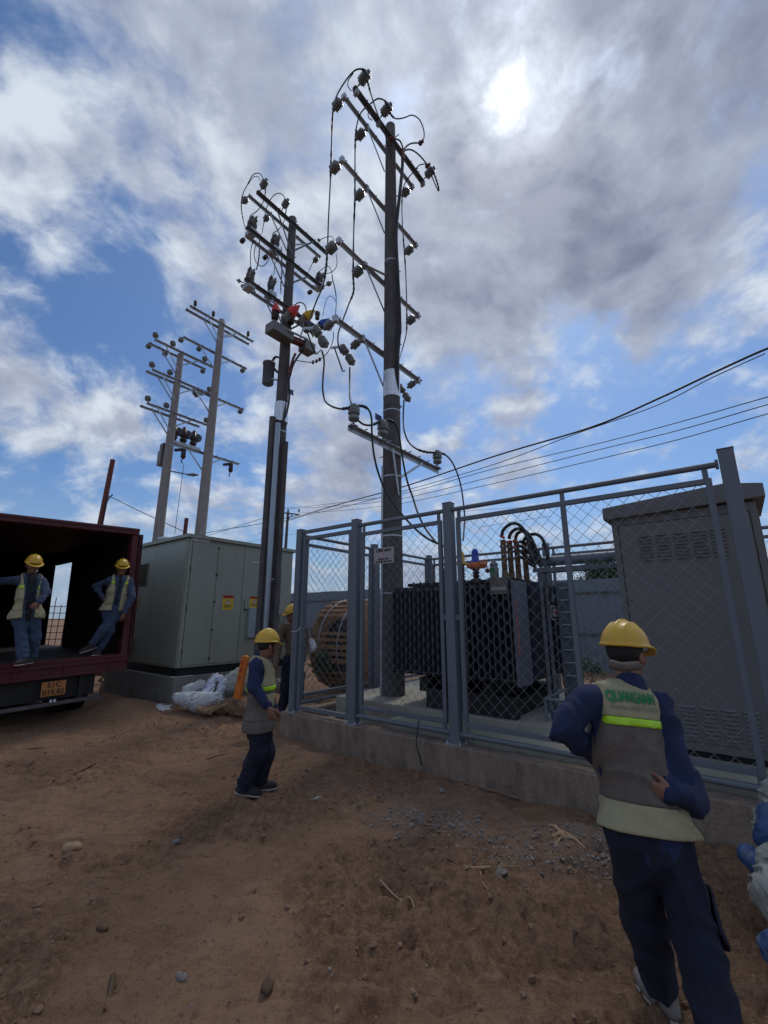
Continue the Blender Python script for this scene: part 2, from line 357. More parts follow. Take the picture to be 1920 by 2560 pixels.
def ground_mat():
    m = bpy.data.materials.new('brown sand'); m.use_nodes = True; nt = m.node_tree; N = nt.nodes.new; L = nt.links.new
    b = nt.nodes['Principled BSDF']; b.inputs['Specular IOR Level'].default_value = .25; b.inputs['Roughness'].default_value = .95
    tc = N('ShaderNodeTexCoord').outputs['Object']
    def noise(sc, det=8, r=.6, vec=tc, dist=0):
        n = N('ShaderNodeTexNoise'); L(vec, n.inputs['Vector']); n.inputs['Scale'].default_value = sc; n.inputs['Detail'].default_value = det; n.inputs['Roughness'].default_value = r; n.inputs['Distortion'].default_value = dist; return n.outputs[0]
    def mr(v, a, b_, c=0., d=1.):
        n = N('ShaderNodeMapRange'); L(v, n.inputs[0]); n.inputs[1].default_value = a; n.inputs[2].default_value = b_; n.inputs[3].default_value = c; n.inputs[4].default_value = d; return n.outputs[0]
    def mix(f, a, b_):
        n = N('ShaderNodeMix'); n.data_type = 'RGBA'; L(f, n.inputs[0])
        for s, q in ((n.inputs[6], a), (n.inputs[7], b_)):
            if isinstance(q, tuple): s.default_value = (*q, 1)
            else: L(q, s)
        return n.outputs[2]
    def math_(op, a, b_):
        n = N('ShaderNodeMath'); n.operation = op
        for s, q in ((n.inputs[0], a), (n.inputs[1], b_)):
            if isinstance(q, (int, float)): s.default_value = q
            else: L(q, s)
        return n.outputs[0]
    col = mix(mr(noise(.7, 5), .35, .65), G_A, G_B)
    col = mix(mr(noise(5, 8, .7), .35, .75, 0, .55), col, G_C)
    col = mix(mr(noise(90, 3, .7), .3, .75, 0, .5), col, G_D)
    col = mix(mr(noise(34, 5, .75, dist=.8), .54, .66, 0, .75), col, G_C)  # dark clod specks; the colour also adds shade to the relief
    col = mix(mr(noise(14, 7, .75, dist=.4), .58, .72, 0, .6), col, (.11, .06, .036))
    mp = N('ShaderNodeMapping'); L(tc, mp.inputs[0]); mp.inputs['Scale'].default_value = (.5, 1.6, 1); mp.inputs['Rotation'].default_value = (0, 0, .25)
    col = mix(mr(noise(2.2, 7, .65, mp.outputs[0], 1.0), .54, .68, 0, .45), col, G_C)
    an = N('ShaderNodeAttribute'); an.attribute_name = 'dug_shade'      # dug soil, darkened in colour to stand in for crevice shade
    col = mix(math_('MULTIPLY', an.outputs['Fac'], mr(noise(20, 8, .8), .44, .60, .05, .70)), col, (.125, .066, .038))
    # grey cement dust and gravel fines at the foot of the plinth
    for (x, y, r, a) in ((.35, 4.5, .85, .9), (1.35, 3.85, .7, .9), (-.5, 5.3, .8, .55), (1.7, 4.1, .5, .8), (-1.0, 6.3, .7, .5)):
        vm = N('ShaderNodeVectorMath'); vm.operation = 'DISTANCE'; L(tc, vm.inputs[0]); vm.inputs[1].default_value = (x, y, 0)
        f = math_('MULTIPLY', mr(vm.outputs['Value'], 0, r, 1, 0), mr(noise(3.5, 6, .7), .38, .60)); f = math_('MULTIPLY', f, a)
        col = mix(f, col, (.19, .155, .13))
    sx = N('ShaderNodeSeparateXYZ'); L(tc, sx.inputs[0])
    L(col, b.inputs['Base Color'])
    h = math_('ADD', math_('MULTIPLY', noise(26, 8, .75), 1.0), math_('MULTIPLY', noise(140, 3, .6), .35))
    bp = N('ShaderNodeBump'); bp.inputs['Strength'].default_value = .9; bp.inputs['Distance'].default_value = .045; L(h, bp.inputs['Height']); L(bp.outputs[0], b.inputs['Normal'])
    return m
G_A = (.395, .238, .148); G_B = (.290, .170, .104); G_C = (.120, .064, .038); G_D = (.440, .265, .155)
rc_ = rough_at(XX, YY)*np.clip((14-np.hypot(XX, YY))/4, 0, 1); at_ = me.attributes.new('dug_shade', 'FLOAT', 'POINT'); at_.data.foreach_set('value', rc_.ravel().astype(np.float32))
me.materials.append(ground_mat())

# loose stones: countless small ones are one stuff object, the few big ones are things
def rock(mb, c, r, seed):
    rg = np.random.RandomState(seed); t = (1+5**.5)/2
    vs = np.array([(-1, t, 0), (1, t, 0), (-1, -t, 0), (1, -t, 0), (0, -1, t), (0, 1, t), (0, -1, -t), (0, 1, -t), (t, 0, -1), (t, 0, 1), (-t, 0, -1), (-t, 0, 1)])/1.9
    fs = [(0, 11, 5), (0, 5, 1), (0, 1, 7), (0, 7, 10), (0, 10, 11), (1, 5, 9), (5, 11, 4), (11, 10, 2), (10, 7, 6), (7, 1, 8), (3, 9, 4), (3, 4, 2), (3, 2, 6), (3, 6, 8), (3, 8, 9), (4, 9, 5), (2, 4, 11), (6, 2, 10), (8, 6, 7), (9, 8, 1)]
    vs = vs*rg.uniform(.65, 1.25, (12, 1))*np.array([1, rg.uniform(.6, 1), rg.uniform(.4, .8)])*r; a = rg.uniform(0, 6.28)
    R = np.array([[math.cos(a), -math.sin(a), 0], [math.sin(a), math.cos(a), 0], [0, 0, 1]]); mb.add(vs@R.T+np.array(c), fs)
def gravel(cx, cy, sx, sy, n, r0, r1, rot=0):
    for i in range(n):
        a, b = RNG.normal(0, sx), RNG.normal(0, sy); x = cx+a*math.cos(rot)-b*math.sin(rot); y = cy+a*math.sin(rot)+b*math.cos(rot)
        if (np.array([x, y])-O2) @ V2 > -.14 and (np.array([x, y])-O2) @ U2 > -.2: continue
        r = RNG.uniform(r0, r1)*RNG.uniform(.5, 1); rock(GR, (x, y, gnd(x, y)+r*.2), r, RNG.randint(1 << 30))
GR = MB()
gravel(.42, 4.35, .34, .16, 420, .008, .024, -.6); gravel(1.25, 3.72, .35, .17, 450, .007, .022, -.5); gravel(1.75, 3.95, .3, .12, 300, .006, .018, -.67)
gravel(-.2, 5.1, .6, .2, 420, .005, .016, -.6); gravel(-1.1, 6.2, .5, .3, 300, .005, .02); gravel(0, 3.2, 2.6, 1.6, 900, .003, .011); gravel(-3.6, 7.6, 1.0, .5, 350, .006, .022)
tag(GR.build('gravel', M_['stone']), 'crushed grey stone and grit scattered along the concrete plinth', 'gravel', kind='stuff')
CL = MB()
for i in range(4200):
    x, y = RNG.uniform(-4.5, 2.6), RNG.uniform(1.1, 8.5)
    if fbm(np.array([x*.9+31]), np.array([y*.9+12]), 3)[0] < .49 and RNG.rand() < .85: continue
    if (np.array([x, y])-O2) @ V2 > -.14 and (np.array([x, y])-O2) @ U2 > -.2: continue
    r = .004+.020*RNG.rand()**2.5; rock(CL, (x, y, gnd(x, y)+r*.15), r, RNG.randint(1 << 30))
M_['clod'] = mat('sand clod', (.21, .125, .078), .95, 0, .35, 9, .4, 80)
tag(CL.build('clods', M_['clod']), 'small crumbled lumps of brown sand lying all over the ground', 'soil', kind='stuff')
def stone(px, py, r, label, m='dry', sd=1, st=(1.5, .8)):
    p = gz(px, py, 0); p[2] = gnd(p[0], p[1])+r*.25; mb = MB(); rg = np.random.RandomState(sd)
    n = 14; vs = []; fs = []
    for i in range(n//2+1):
        for k in range(n):
            th = math.pi*i/(n//2); ph = 2*math.pi*k/n; q = np.array([math.sin(th)*math.cos(ph)*st[0], math.sin(th)*math.sin(ph), math.cos(th)*st[1]])
            q = q*(1+.18*math.sin(3*ph+sd)*math.sin(2*th)+.1*math.sin(5*ph+2*th+sd)); a = sd*1.3
            vs.append(p+r*np.array([q[0]*math.cos(a)-q[1]*math.sin(a), q[0]*math.sin(a)+q[1]*math.cos(a), q[2]]))
    fs = [(i*n+k, (i+1)*n+k, (i+1)*n+(k+1) % n, i*n+(k+1) % n) for i in range(n//2) for k in range(n)]
    mb.add(vs, fs, True); return tag(mb.build('stone', M_[m]), label, 'stone')
stone(181, 2143, .042, 'pale oval stone half sunk in sand at the lower left', 'dry', 5, (1.6, .8))
stone(458, 2441, .022, 'small pale stone in the bottom foreground left of centre', 'stone', 2)
stone(443, 2107, .024, 'small dark topped stone in the open sand left of centre', 'stone', 3)
stone(1007, 2250, .020, 'small buff stone lying below the gravel heap', 'dry', 8)
stone(1108, 1985, .026, 'light stone standing out on the gravel heap below the fence', 'stone', 9)
stone(1150, 2114, .026, 'white speckled stone at the left of the dark gravel patch', 'stone', 4)
stone(672, 2470, .03, 'muddy lump in the churned sand at the bottom edge', 'bark', 6)
def stick(pts, r, label, m='dry', cat='stick', r2=None, name='stick'):
    P = []
    for (x, y) in pts:
        p = gz(x, y, 0); p[2] = gnd(p[0], p[1])+r*.7; P.append(p)
    P = spline(P, 4); n = len(P); return tag(MB().tube(P, [r+((r2 or r*.6)-r)*i/(n-1) for i in range(n)], 6).build(name, M_[m]), label, cat)
stick([(954, 2208), (1000, 2238), (1028, 2262), (1040, 2285)], .008, 'long thin curved twig lying in the bare sand', 'dry')
stick([(1086, 2156), (1120, 2150), (1150, 2156), (1165, 2178)], .005, 'thin dark wire twig running to the root crown', 'bark')
stick([(1165, 2178), (1190, 2170), (1232, 2184)], .016, 'thick crooked root lying beside the white rag', 'dry')
stick([(1204, 2178), (1212, 2215), (1226, 2245)], .007, 'straight brown twig pointing down from the crooked root', 'dry')
stick([(1256, 2172), (1300, 2190)], .007, 'short pale twig above the white rag', 'dry')
stick([(135, 1970), (185, 1952), (242, 1932)], .014, 'dark bent stick lying in the rutted sand at the left', 'bark')
stick([(60, 1886), (112, 1878)], .010, 'short dark stick near the left edge', 'bark')
stick([(250, 2325), (262, 2330), (275, 2322)], .016, 'dark sliver of bark in the churned foreground sand', 'bark')
stick([(505, 1910), (540, 1900), (570, 1892)], .008, 'thin brown stick left of the walking man', 'bark')
stick([(288, 2440), (280, 2475), (268, 2505)], .013, 'grey rotten stake poking from the sand at the bottom left', 'bark')
def patch(pts, h, label, m, name, cat, seed=1):       # a lump of thin crumpled stuff: closed, with its own thickness
    P = [gz(x, y, 0) for x, y in pts]; c = np.mean(P, 0); n = len(P); rg = np.random.RandomState(seed); R = 5; vs = []; fs = []
    for side in (1, -1):
        for i in range(R+1):
            for k in range(n):
                q = c+(P[k]-c)*(i/R); zz = gnd(q[0], q[1])+.004+(h*(1-(i/R)**2)*rg.uniform(.3, 1) if i else h*.7)
                vs.append((q[0], q[1], zz+(0 if side > 0 else -.006)))
    m_ = (R+1)*n
    for i in range(R):
        for k in range(n):
            a, b, c_, d = i*n+k, i*n+(k+1) % n, (i+1)*n+(k+1) % n, (i+1)*n+k
            fs += [(a, d, c_, b), (m_+a, m_+b, m_+c_, m_+d)]
    for k in range(n): fs.append((R*n+k, m_+R*n+k, m_+R*n+(k+1) % n, R*n+(k+1) % n))
    return tag(MB().add(vs, fs, True).build(name, M_[m]), label, cat)
def scrap_tree(label):           # a torn, forked piece of root
    t = thing('root_piece', gz(1410, 2100, 0), label, 'root')
    for pts, r in (([(1376, 2072), (1395, 2082), (1415, 2098), (1440, 2112), (1468, 2134)], .020), ([(1352, 2131), (1380, 2122), (1402, 2108), (1412, 2096)], .014), ([(1385, 2100), (1410, 2090), (1435, 2098)], .024), ([(1395, 2068), (1392, 2086)], .012)):
        P = []
        for (x, y) in pts: p = gz(x, y, 0); p[2] = gnd(p[0], p[1])+r*.5; P.append(p)
        P = spline(P, 4); n = len(P); MB().tube(P, [r*(1-.6*abs(2*k/n-.8))*(1+.25*math.sin(k*2.1)) for k in range(n)], 7).build('fork', M_['dry'], t)
scrap_tree('pale forked root lying on the gravel below the fence plinth')
patch([(1242, 2192), (1252, 2186), (1262, 2194), (1272, 2192), (1276, 2206), (1262, 2212), (1256, 2206), (1244, 2210)], .03, 'small crumpled white rag among the roots', 'stone', 'rag', 'rag')
M_['glass'] = mat('pale green plastic', (.20, .30, .22), .3, 0, .1)
patch([(772, 1998), (800, 1994), (808, 2002), (790, 2006)], .02, 'pale green scrap of plastic on the sand beside the walking man', 'glass', 'plastic_scrap', 'litter')
patch([(545, 1820), (560, 1812), (573, 1815), (570, 1826), (552, 1830)], .02, 'small torn orange brown scrap of cardboard left of the walking man', 'wood', 'cardboard_scrap', 'litter')
patch([(388, 1782), (402, 1776), (412, 1782), (433, 1778), (430, 1788), (405, 1792), (392, 1790)], .02, 'scrap of white fibre sheet at the kiosk plinth corner', 'sackw', 'sheet_scrap', 'litter')

# ------------------------------------------------------------------ enclosure plinth and slabs
t = thing('enclosure_plinth', E(2, 0, 0), 'low cast concrete plinth carrying the grey mesh fence', 'plinth')
def ragged_wall(mb, a, b, w, z0, z1, n=80, seed=3):
    rg = np.random.RandomState(seed); a = np.array(a, float); b = np.array(b, float); d = (b-a)/np.linalg.norm(b-a); sd = np.array([d[1], -d[0], 0])
    rows = [(z0-.25, 0), (z0+.02, .0), (z0+.10, .004), ((z0+z1)/2, .002), (z1-.012, 0), (z1, -.012)]; vs = []; fs = []
    prof = [(z, w/2+o) for z, o in rows]+[(z, -w/2-o) for z, o in reversed(rows)]; m = len(prof)
    for i in range(n+1):
        c = a+(b-a)*i/n
        for j, (z, o) in enumerate(prof): vs.append(c+sd*(o+rg.uniform(-.003, .003))+Z*(z+rg.uniform(-.004, .004)))
    for i in range(n):
        for j in range(m): fs.append((i*m+j, (i+1)*m+j, (i+1)*m+(j+1) % m, i*m+(j+1) % m))
    fs += [tuple(range(m)), tuple(n*m+j for j in reversed(range(m)))]
    mb.add(vs, fs)
mb = MB(); ragged_wall(mb, E(-.12, 0, 0), E(8.0, 0, 0), .2, 0, .35, 160); mb.build('front_wall', M_['concrete'], t)
mb = MB(); ragged_wall(mb, E(0, .105, 0), E(0, 4.2, 0), .2, 0, .348, 60, 5); mb.build('side_wall', M_['concrete'], t)
mb = MB(); ragged_wall(mb, E(.11, 4.1, 0), E(8, 4.1, 0), .2, 0, .346, 60, 6); mb.build('back_wall', M_['concrete'], t)
mb = MB().ebox(.45, 4.35, .5, 3.3, .05, .55); mb.build('slab', M_['slab'], None, .01); tag(bpy.data.objects['slab'], 'raised pale concrete slab under the transformer', 'slab')
mb = MB().ebox(1.7, 6.6, .14, .5, .02, .43); tag(mb.build('footing', M_['slab'], None, .01), 'low concrete step along the foot of the transformer slab', 'footing')
mb = MB().ebox(4.37, 6.6, .52, 2.2, .03, .46); tag(mb.build('cabinet_base', M_['slab'], None, .01), 'concrete base under the tall grey distribution cabinet', 'base')
mb = MB().ebox(.5, .62, .16, .48, .02, .30); tag(mb.build('concrete_block', M_['concrete'], None, .01), 'loose concrete block standing behind the narrow gate', 'block')

# ------------------------------------------------------------------ fence
PW, ZB, ZT = .115, .352, 3.13
def chain(mb, a, b, z0, z1, cell=.135, r=.0031):
    a = np.array(a, float); b = np.array(b, float); W = np.linalg.norm(b-a); d = (b-a)/W; nrm = np.cross(d, Z)
    h = cell/2; n = max(1, int(round(W/h))); hw = W/n; m = max(1, int(round((z1-z0)/h))); hz = (z1-z0)/m
    for i in range(n):      # each wire zigzags between column i and i+1 and hooks its neighbour
        pts = []
        for j in range(m+1):
            x = (i+((j+i) % 2))*hw; x = min(max(x, 0), W); off = .0035*(1 if (j % 2) else -1)
            pts.append(a+d*x+Z*(z0+j*hz)+nrm*off)
        mb.tube(pts, r, 4, cap=False)
def post(parent, s, d, zt=ZT, zb=ZB, m='fence'):
    p = MB().ebox(s-PW/2, s+PW/2, d-PW/2, d+PW/2, zb+.012, zt).build('post', M_[m], parent, .006)
    MB().ebox(s-PW/2-.004, s+PW/2+.004, d-PW/2-.004, d+PW/2+.004, zt+.0005, zt+.008).build('cap', M_[m], p)
    b = MB().ebox(s-.10, s+.10, d-.09, d+.09, zb, zb+.0118)
    for i in (-1, 1):
        for j in (-1, 1): b.lathe(E(s+i*.08, d+j*.07, zb+.012), Z, [(0, .012), (.012, .012), (.0125, .006), (.035, .006)], 6)
    b.build('base_plate', M_['steel'], p)
def panel(parent, P0, P1, z0, z1, rails=True, mid=False, dy=0.0, fw=.05, zt=None):
    """a framed chain-link leaf between two points, hung on lugs from a round rail"""
    P0 = np.array(P0, float); P1 = np.array(P1, float); d = (P1-P0)/np.linalg.norm(P1-P0); n = np.cross(d, Z)*fw*.45
    f = MB()
    for P in (P0, P1): f.obox(P+Z*((z0+z1)/2)+d*(fw/2)*(1 if P is P0 else -1), d*fw/2, n, Z*(z1-z0)/2)
    L = np.linalg.norm(P1-P0)
    for z in (z0+fw/2, z1-fw/2): f.obox((P0+P1)/2+Z*z, d*(L/2-fw-.0005), n, Z*fw/2)
    if mid: f.obox((P0+P1)/2+Z*((z0+z1)/2), d*fw/2, n, Z*((z1-z0)/2-fw-.0005))
    fo = f.build('panel_frame', M_['fence'], parent, .004)
    w = MB(); chain(w, P0+d*fw*.8, P1-d*fw*.8, z0+fw*.8, z1-fw*.8); w.build('chain_link', M_['wire'], fo)
    if rails:
        zr = (zt or ZT-.085)
        r = MB().tube([P0-d*.06+Z*zr, P1+d*.06+Z*zr], .028, 14).build('top_rail', M_['fence'], parent)
        b = MB().tube([P0-d*.06+Z*(z0-.085), P1+d*.06+Z*(z0-.085)], .028, 14).build('bottom_rail', M_['fence'], parent)
        for P, sg in ((P0, 1), (P1, -1), ((P0+P1)/2, 0)):
            if sg == 0 and not mid: continue
            for (za, zb) in ((z1+.001, zr-.024), (z0-.062, z0-.001)):
                q = P+d*(.04*sg); l = MB().obox(q+Z*((za+zb)/2), d*.022, n*.4, Z*(zb-za)/2)
                l.lathe(q+Z*((za+zb)/2)-n*.4/1, -n, [(0, .011), (.01, .011)], 6); l.build('lug', M_['fence'], parent)
        for P, sg in ((P0, -1), (P1, 1)):
            for z in (zr, z0-.085):
                MB().obox(P+d*(.055*sg)+Z*z, d*.012, n*.9, Z*.04).build('rail_bracket', M_['fence'], parent)
fr = thing('front_fence', E(2.7, 0, .35), 'grey steel post and chain link fence in front of the transformer, with a narrow gate', 'fence')
for s in (0.057, 1.28, 2.835, 5.64): post(fr, s, 0, ZT if s < 5 else ZT+.03)
panel(fr, E(.14, 0), E(1.20, 0), .40, ZT-.13, rails=False, fw=.055)
MB().beam(E(.12, 0, ZT-.045), E(1.22, 0, ZT-.045), .05, .05).build('top_rail', M_['fence'], fr)
for z in (.75, 2.35, 1.5): MB().obox(E(1.212, -.045, z), U*.012, V*.012, Z*.05).build('hinge', M_['fence'], fr)
panel(fr, E(1.385, 0), E(2.73, 0), .54, 2.93)
panel(fr, E(2.94, 0), E(5.51, 0), .54, 2.93, mid=True)
for s in (2.755, 2.915): MB().ebox(s-.035, s+.035, -.03, .0, 1.70, 1.76).build('latch', M_['fence'], fr)
MB().tube([E(0, -.06, 1.52), E(.06, -.066, 1.515), E(.14, -.05, 1.53), E(.17, 0, 1.62)], .006, 6).build('wire_tie', M_['white'], fr)
sf = thing('side_fence', E(0, 2, .35), 'grey chain link fence running back beside the narrow gate', 'fence')
for d in (1.9, 3.9): post(sf, .05, d)
panel(sf, E(.05, .12), E(.05, 1.80), .54, 2.93); panel(sf, E(.05, 2.0), E(.05, 3.78), .54, 2.93)
bf = thing('back_fence', E(3, 3.9, .35), 'grey chain link fence closing the enclosure behind the transformer', 'fence')
for s in (2.75, 5.4, 8.0): post(bf, s, 3.9)
for a, b in ((.15, 2.65), (2.85, 5.3), (5.5, 7.9)): panel(bf, E(a, 3.9), E(b, 3.9), .54, 2.93)

# warning plate hung on the mesh
sg = thing('warning_sign', E(1.8, -.035, 2.2), 'off white plate reading CẤM VÀO with lightning bolt, wired to the mesh', 'sign')
sL, zT_, _ = onp(938, 1372, E(0, -.035), U2); sR, zB_, _ = onp(987, 1360, E(0, -.035), U2); z1_ = onp(938, 1372, E(0, -.035), U2)[1]; z0_ = onp(941, 1411, E(0, -.035), U2)[1]
ws, hs = (sR-sL), (z1_-z0_); c0 = E((sL+sR)/2, -.035, (z0_+z1_)/2)
MB().obox(c0, U*ws/2, V*.003, Z*hs/2).build('plate', M_['signw'], sg, .002)
b = MB(); n_ = -V*.0045
put_text(b, 'CẤM VÀO!', hs*.25, c0+n_+Z*hs*.32, U, Z, bold=.002); put_text(b, 'ĐIỆN ÁP CAO', hs*.13, c0+n_-Z*hs*.22, U, Z, bold=.0015); put_text(b, 'NGUY HIỂM CHẾT NGƯỜI', hs*.11, c0+n_-Z*hs*.38, U, Z, bold=.0012)
b.build('lettering', M_['ink'], sg)
b = MB(); bolt = [(.02, .17), (-.05, .02), (-.01, .02), (-.04, -.14), (.05, .04), (.01, .04), (.05, .17)]
pts = [c0+n_+U*x*hs*1.1+Z*(y*hs*.85+.03*hs) for x, y in bolt]; b.add(pts, [(0, 1, 2, 5, 6), (2, 3, 4, 5)]); b.build('lightning_mark', M_['capr'], sg)
# ------------------------------------------------------------------ poles
def A_(x, y): return 560+x/2.765, 120+y/2.765          # readings taken from enlargements of the photograph
def B_(x, y): return 640+x/2.765, 700+y/2.765
def D_(x, y): return 320+x/3.352, 700+y/3.352
def G_(x, y): return 580+x/5.53, 400+y/5.53
def K_(x, y): return 660+x/6.9125, 740+y/6.9125
def ins_prof(L, R, n=5):
    p = [(0, .016), (.03, .016), (.03, R*.55), (.05, R*.62)]; x0 = .05; st = (L-.10)/n
    for i in range(n):
        x = x0+i*st; p += [(x+st*.05, R*.84), (x+st*.30, R*.97), (x+st*.55, R), (x+st*.72, R*.97), (x+st*.86, R*.84)]
    return p+[(L-.045, R*.62), (L-.04, R*.40), (L-.012, R*.40), (L, R*.22)]
def insulator(base, d, parent, L=.27, R=.098, m='porc', n=5, name='insulator', bolt=True):
    mb = MB().lathe(base, d, ins_prof(L, R, n), 14)
    if bolt: mb.tube([np.array(base)-np.array(d)*.10, np.array(base)+np.array(d)*.03], .012, 6)
    return mb.build(name, M_[m], parent)
nz_ = lambda v: np.array(v, float)/np.linalg.norm(v)
def pole_at(P, off, s, z): return np.array([P[0]+U2[0]*off+V2[0]*s, P[1]+U2[1]*off+V2[1]*s, z])
def pole_r(h, z, r0, r1): return r0+(r1-r0)*z/h
def shaft(t, P, h, r0, r1, m='pole', holes=True, z0=-.3, name='shaft'):
    zs = np.linspace(z0, h, 14); mb = MB().lathe((P[0], P[1], 0), Z, [(z, pole_r(h, z, r0, r1)) for z in zs]+[(h+.015, r1*.8)], 24)
    o = mb.build(name, M_[m], t)
    if holes:
        b = MB(); z = 2.6; k = 0
        while z < h-.2:
            for a in (0, math.pi):
                for dd in (U if k % 2 else V,):
                    q = dd*math.cos(a); r = pole_r(h, z, r0, r1); b.lathe(np.array([P[0], P[1], z])+q*(r-.004), q, [(0, .013), (.008, .013)], 6)
            z += .42; k += 1
        b.build('bolt_hole', M_['black'], o)
    return o
def arm(t, P, off, s0, s1, z, w=.075, brace=((-.62, -.62), (.62, -.62)), r=.12, m=None, double=False, name='crossarm', braceflip=1, tilt=0.0):
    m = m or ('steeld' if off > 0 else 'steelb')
    w = w*.82; mb = MB().angle(pole_at(P, off, s0, z), pole_at(P, off, s1, z+tilt), w, .009, flip=-1)
    for s in np.arange(s0+.06, s1, .3): mb.lathe(pole_at(P, off, s, z+w)-U*(w/2+.006)*1, U, [(0, .011), (w+.012, .011)], 6)
    a = mb.build(name, M_[m], t)
    for (s, dz) in brace:
        MB().beam(pole_at(P, off+.006, s, z-.004), pole_at(P, off*.7, .03*np.sign(s), z+dz), .045, .008, up=U).build('brace', M_[m], a)
    MB().tube([pole_at(P, off*1.3, 0, z+.04), pole_at(P, -abs(off)*1.15*np.sign(off or 1), 0, z+.04)], .011, 6).build('through_bolt', M_[m], a)
    return a
def band(t, P, z, r, m='steel', h=.04): return MB().lathe((P[0], P[1], z), Z, [(0, r), (h, r)], 24).build('band', M_[m], t)
def clip_ring(mb, p, r): mb.lathe(p-Z*.004, Z, [(0, r), (.008, r)], 10)
def wrap(pts3, i0, i1): return pts3[i0:i1]
def cable(pts, r, label, parent=None, name='power_cable', m='cable', k=6, knots=(), group=None, cat='cable'):
    S = spline(pts, k); rr = [r]*len(S)
    for kn in knots:                    # binding wire wound over the cable at an insulator
        for i in range(max(0, int(kn*k)-4), min(len(S), int(kn*k)+5)): rr[i] = r*(1.75 if i % 2 else 1.15)
    o = MB().tube(S, rr, 7).build(name, M_[m], parent)
    if not parent: tag(o, label, cat, group)
    return o

MP = np.array([.16, 7.30]); MPH = 12.2
mp = thing('utility_pole', (MP[0], MP[1], 0), 'tall dark concrete pole inside the fence with six steel crossarms', 'utility pole')
MR0, MR1 = .195, .105
shaft(mp, MP, MPH, MR0, MR1)
def L_(c, off, P=MP): return lambda x, y: onp(*c(x, y), (P[0]+U2[0]*off, P[1]+U2[1]*off), V2)
offm = -.20; LA = L_(A_, offm); LAu = L_(A_, .14); LB = L_(B_, offm)
def srange(f, a, b):
    s0, z0, _ = f(*a); s1, z1, _ = f(*b); return s0, s1, (z0+z1)/2
# top twin arms
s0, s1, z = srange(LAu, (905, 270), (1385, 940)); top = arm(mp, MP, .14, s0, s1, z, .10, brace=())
for xy in ((920, 290), (1075, 510), (1380, 930)):
    s, _, _ = LAu(*xy); insulator(pole_at(MP, .20, s, z+.08), U*.93+Z*.36, top, .30, .10)
    MB().obox(pole_at(MP, .14, s, z-.04), U*.05, V*.03, Z*.06).build('clamp', M_['steel'], top)
arms = []
for (a, b, ins, br) in (((845, 345), (1320, 980), ((840, 350), (1000, 550), (1310, 970)), 1), ((830, 790), (1345, 1375), ((825, 800), (995, 985), (1335, 1370)), 1),
        ((805, 1345), (1365, 1865), ((805, 1355), (985, 1520), (1350, 1855)), 2)):
    s0, s1, z = srange(LA, a, b); z -= .0
    br_ = ((-.60, -.75),) if br == 1 else ((.12, -.02),)
    o = arm(mp, MP, offm, s0, s1, z, .075, brace=((-.55, -.72),)); arms.append((s0, s1, z))
    for xy in ins:
        s, _, _ = LA(*xy); insulator(pole_at(MP, offm-.07, s, z+.03), -U*.97-Z*.22, o)
        MB().obox(pole_at(MP, offm-.02, s, z+.035), U*.045, V*.035, Z*.055).build('clamp', M_['steel'], o)
MB().beam(pole_at(MP, offm, -.62, arms[2][2]), pole_at(MP, .0, -.05, arms[2][2]+.0), .05, .008).build('stay', M_['steel'], mp)
# arm carrying the drop-out fuses
s0, s1, z5 = srange(LB, (565, 290), (1150, 700)); a5 = arm(mp, MP, offm, s0, s1, z5, .085, brace=((-.55, -.78),))
for xy in ((560, 300), (745, 430), (1130, 690)):
    s, _, _ = LB(*xy); q = pole_at(MP, offm-.06, s, z5+.02)
    MB().obox(q+U*.04, U*.05, V*.035, Z*.06).build('clamp', M_['steel'], a5)
    dd = -U*.93-Z*.36; insulator(q, dd, a5, .25, .075)
    e = q+dd*.30; MB().tube([e, e-U*.03-Z*.07, e-U*.08-Z*.06], .012, 6).build('bracket', M_['steel'], a5)
    f = e-U*.10-Z*.0
    fd_ = nz_(np.array([.50, -.05, -.86]))
    for k in (0, 1): insulator(f+Z*.17-np.array([.09, 0, 0])+fd_*.25*k, fd_, a5, .27, .078, name='fuse_body', n=4, bolt=False)
    MB().tube([f-V*.16+Z*.05, f-V*.22-U*.05-Z*.02, f-V*.05-Z*.42, f-Z*.38], .014, 6).build('fuse_tube', M_['porcd'], a5)
    MB().obox(f-V*.24-Z*.02, (V*.10+Z*.06), U*.03, Z*.02).build('contact', M_['steel'], a5)
# lower arm with three upright post insulators
LC = L_(B_, .24)
s0, s1, z6 = srange(LC, (655, 1005), (1280, 1300)); o6 = arm(mp, MP, .24, s0, s1, z6-.05, .10, brace=((.62, -.42), (-.30, -.75)), m='steel')
i6 = []
for xy in ((683, 990), (883, 1085), (1262, 1270)):
    s, _, _ = LC(*xy); q = pole_at(MP, .24, s, z6+.06); i6.append(q+Z*.30)
    mb = MB().lathe(q, Z, [(-.12, .014), (.03, .014), (.03, .07), (.05, .085), (.09, .085), (.115, .055), (.13, .055), (.135, .09), (.15, .093), (.165, .09), (.17, .075), (.18, .09), (.195, .093), (.21, .09), (.215, .075), (.225, .088), (.24, .09), (.26, .085), (.27, .05), (.30, .045), (.31, .03)], 18)
    mb.build('insulator', M_['porc'], o6)
    MB().obox(q-Z*.06, U*.06, V*.04, Z*.004).build('washer_plate', M_['steel'], o6)
for z in (4.1+.0, 5.75, 5.35, 3.05, 2.1, 8.6):
    band(mp, MP, z, pole_r(MPH, z, MR0, MR1)+.006, 'white' if z in (8.6, 3.05) else 'steel', .022)
band(mp, MP, 5.45, pole_r(MPH, 5.45, MR0, MR1)+.005, 'steel', .0)
zt = onp(*B_(940, 640), MP, V2)[1]; zb = onp(*B_(940, 815), MP, V2)[1]
M_['foil'] = mat('bright aluminium sleeve', (.62, .64, .66), .32, .9, .12, 4, stretch=(6, 6, .3))
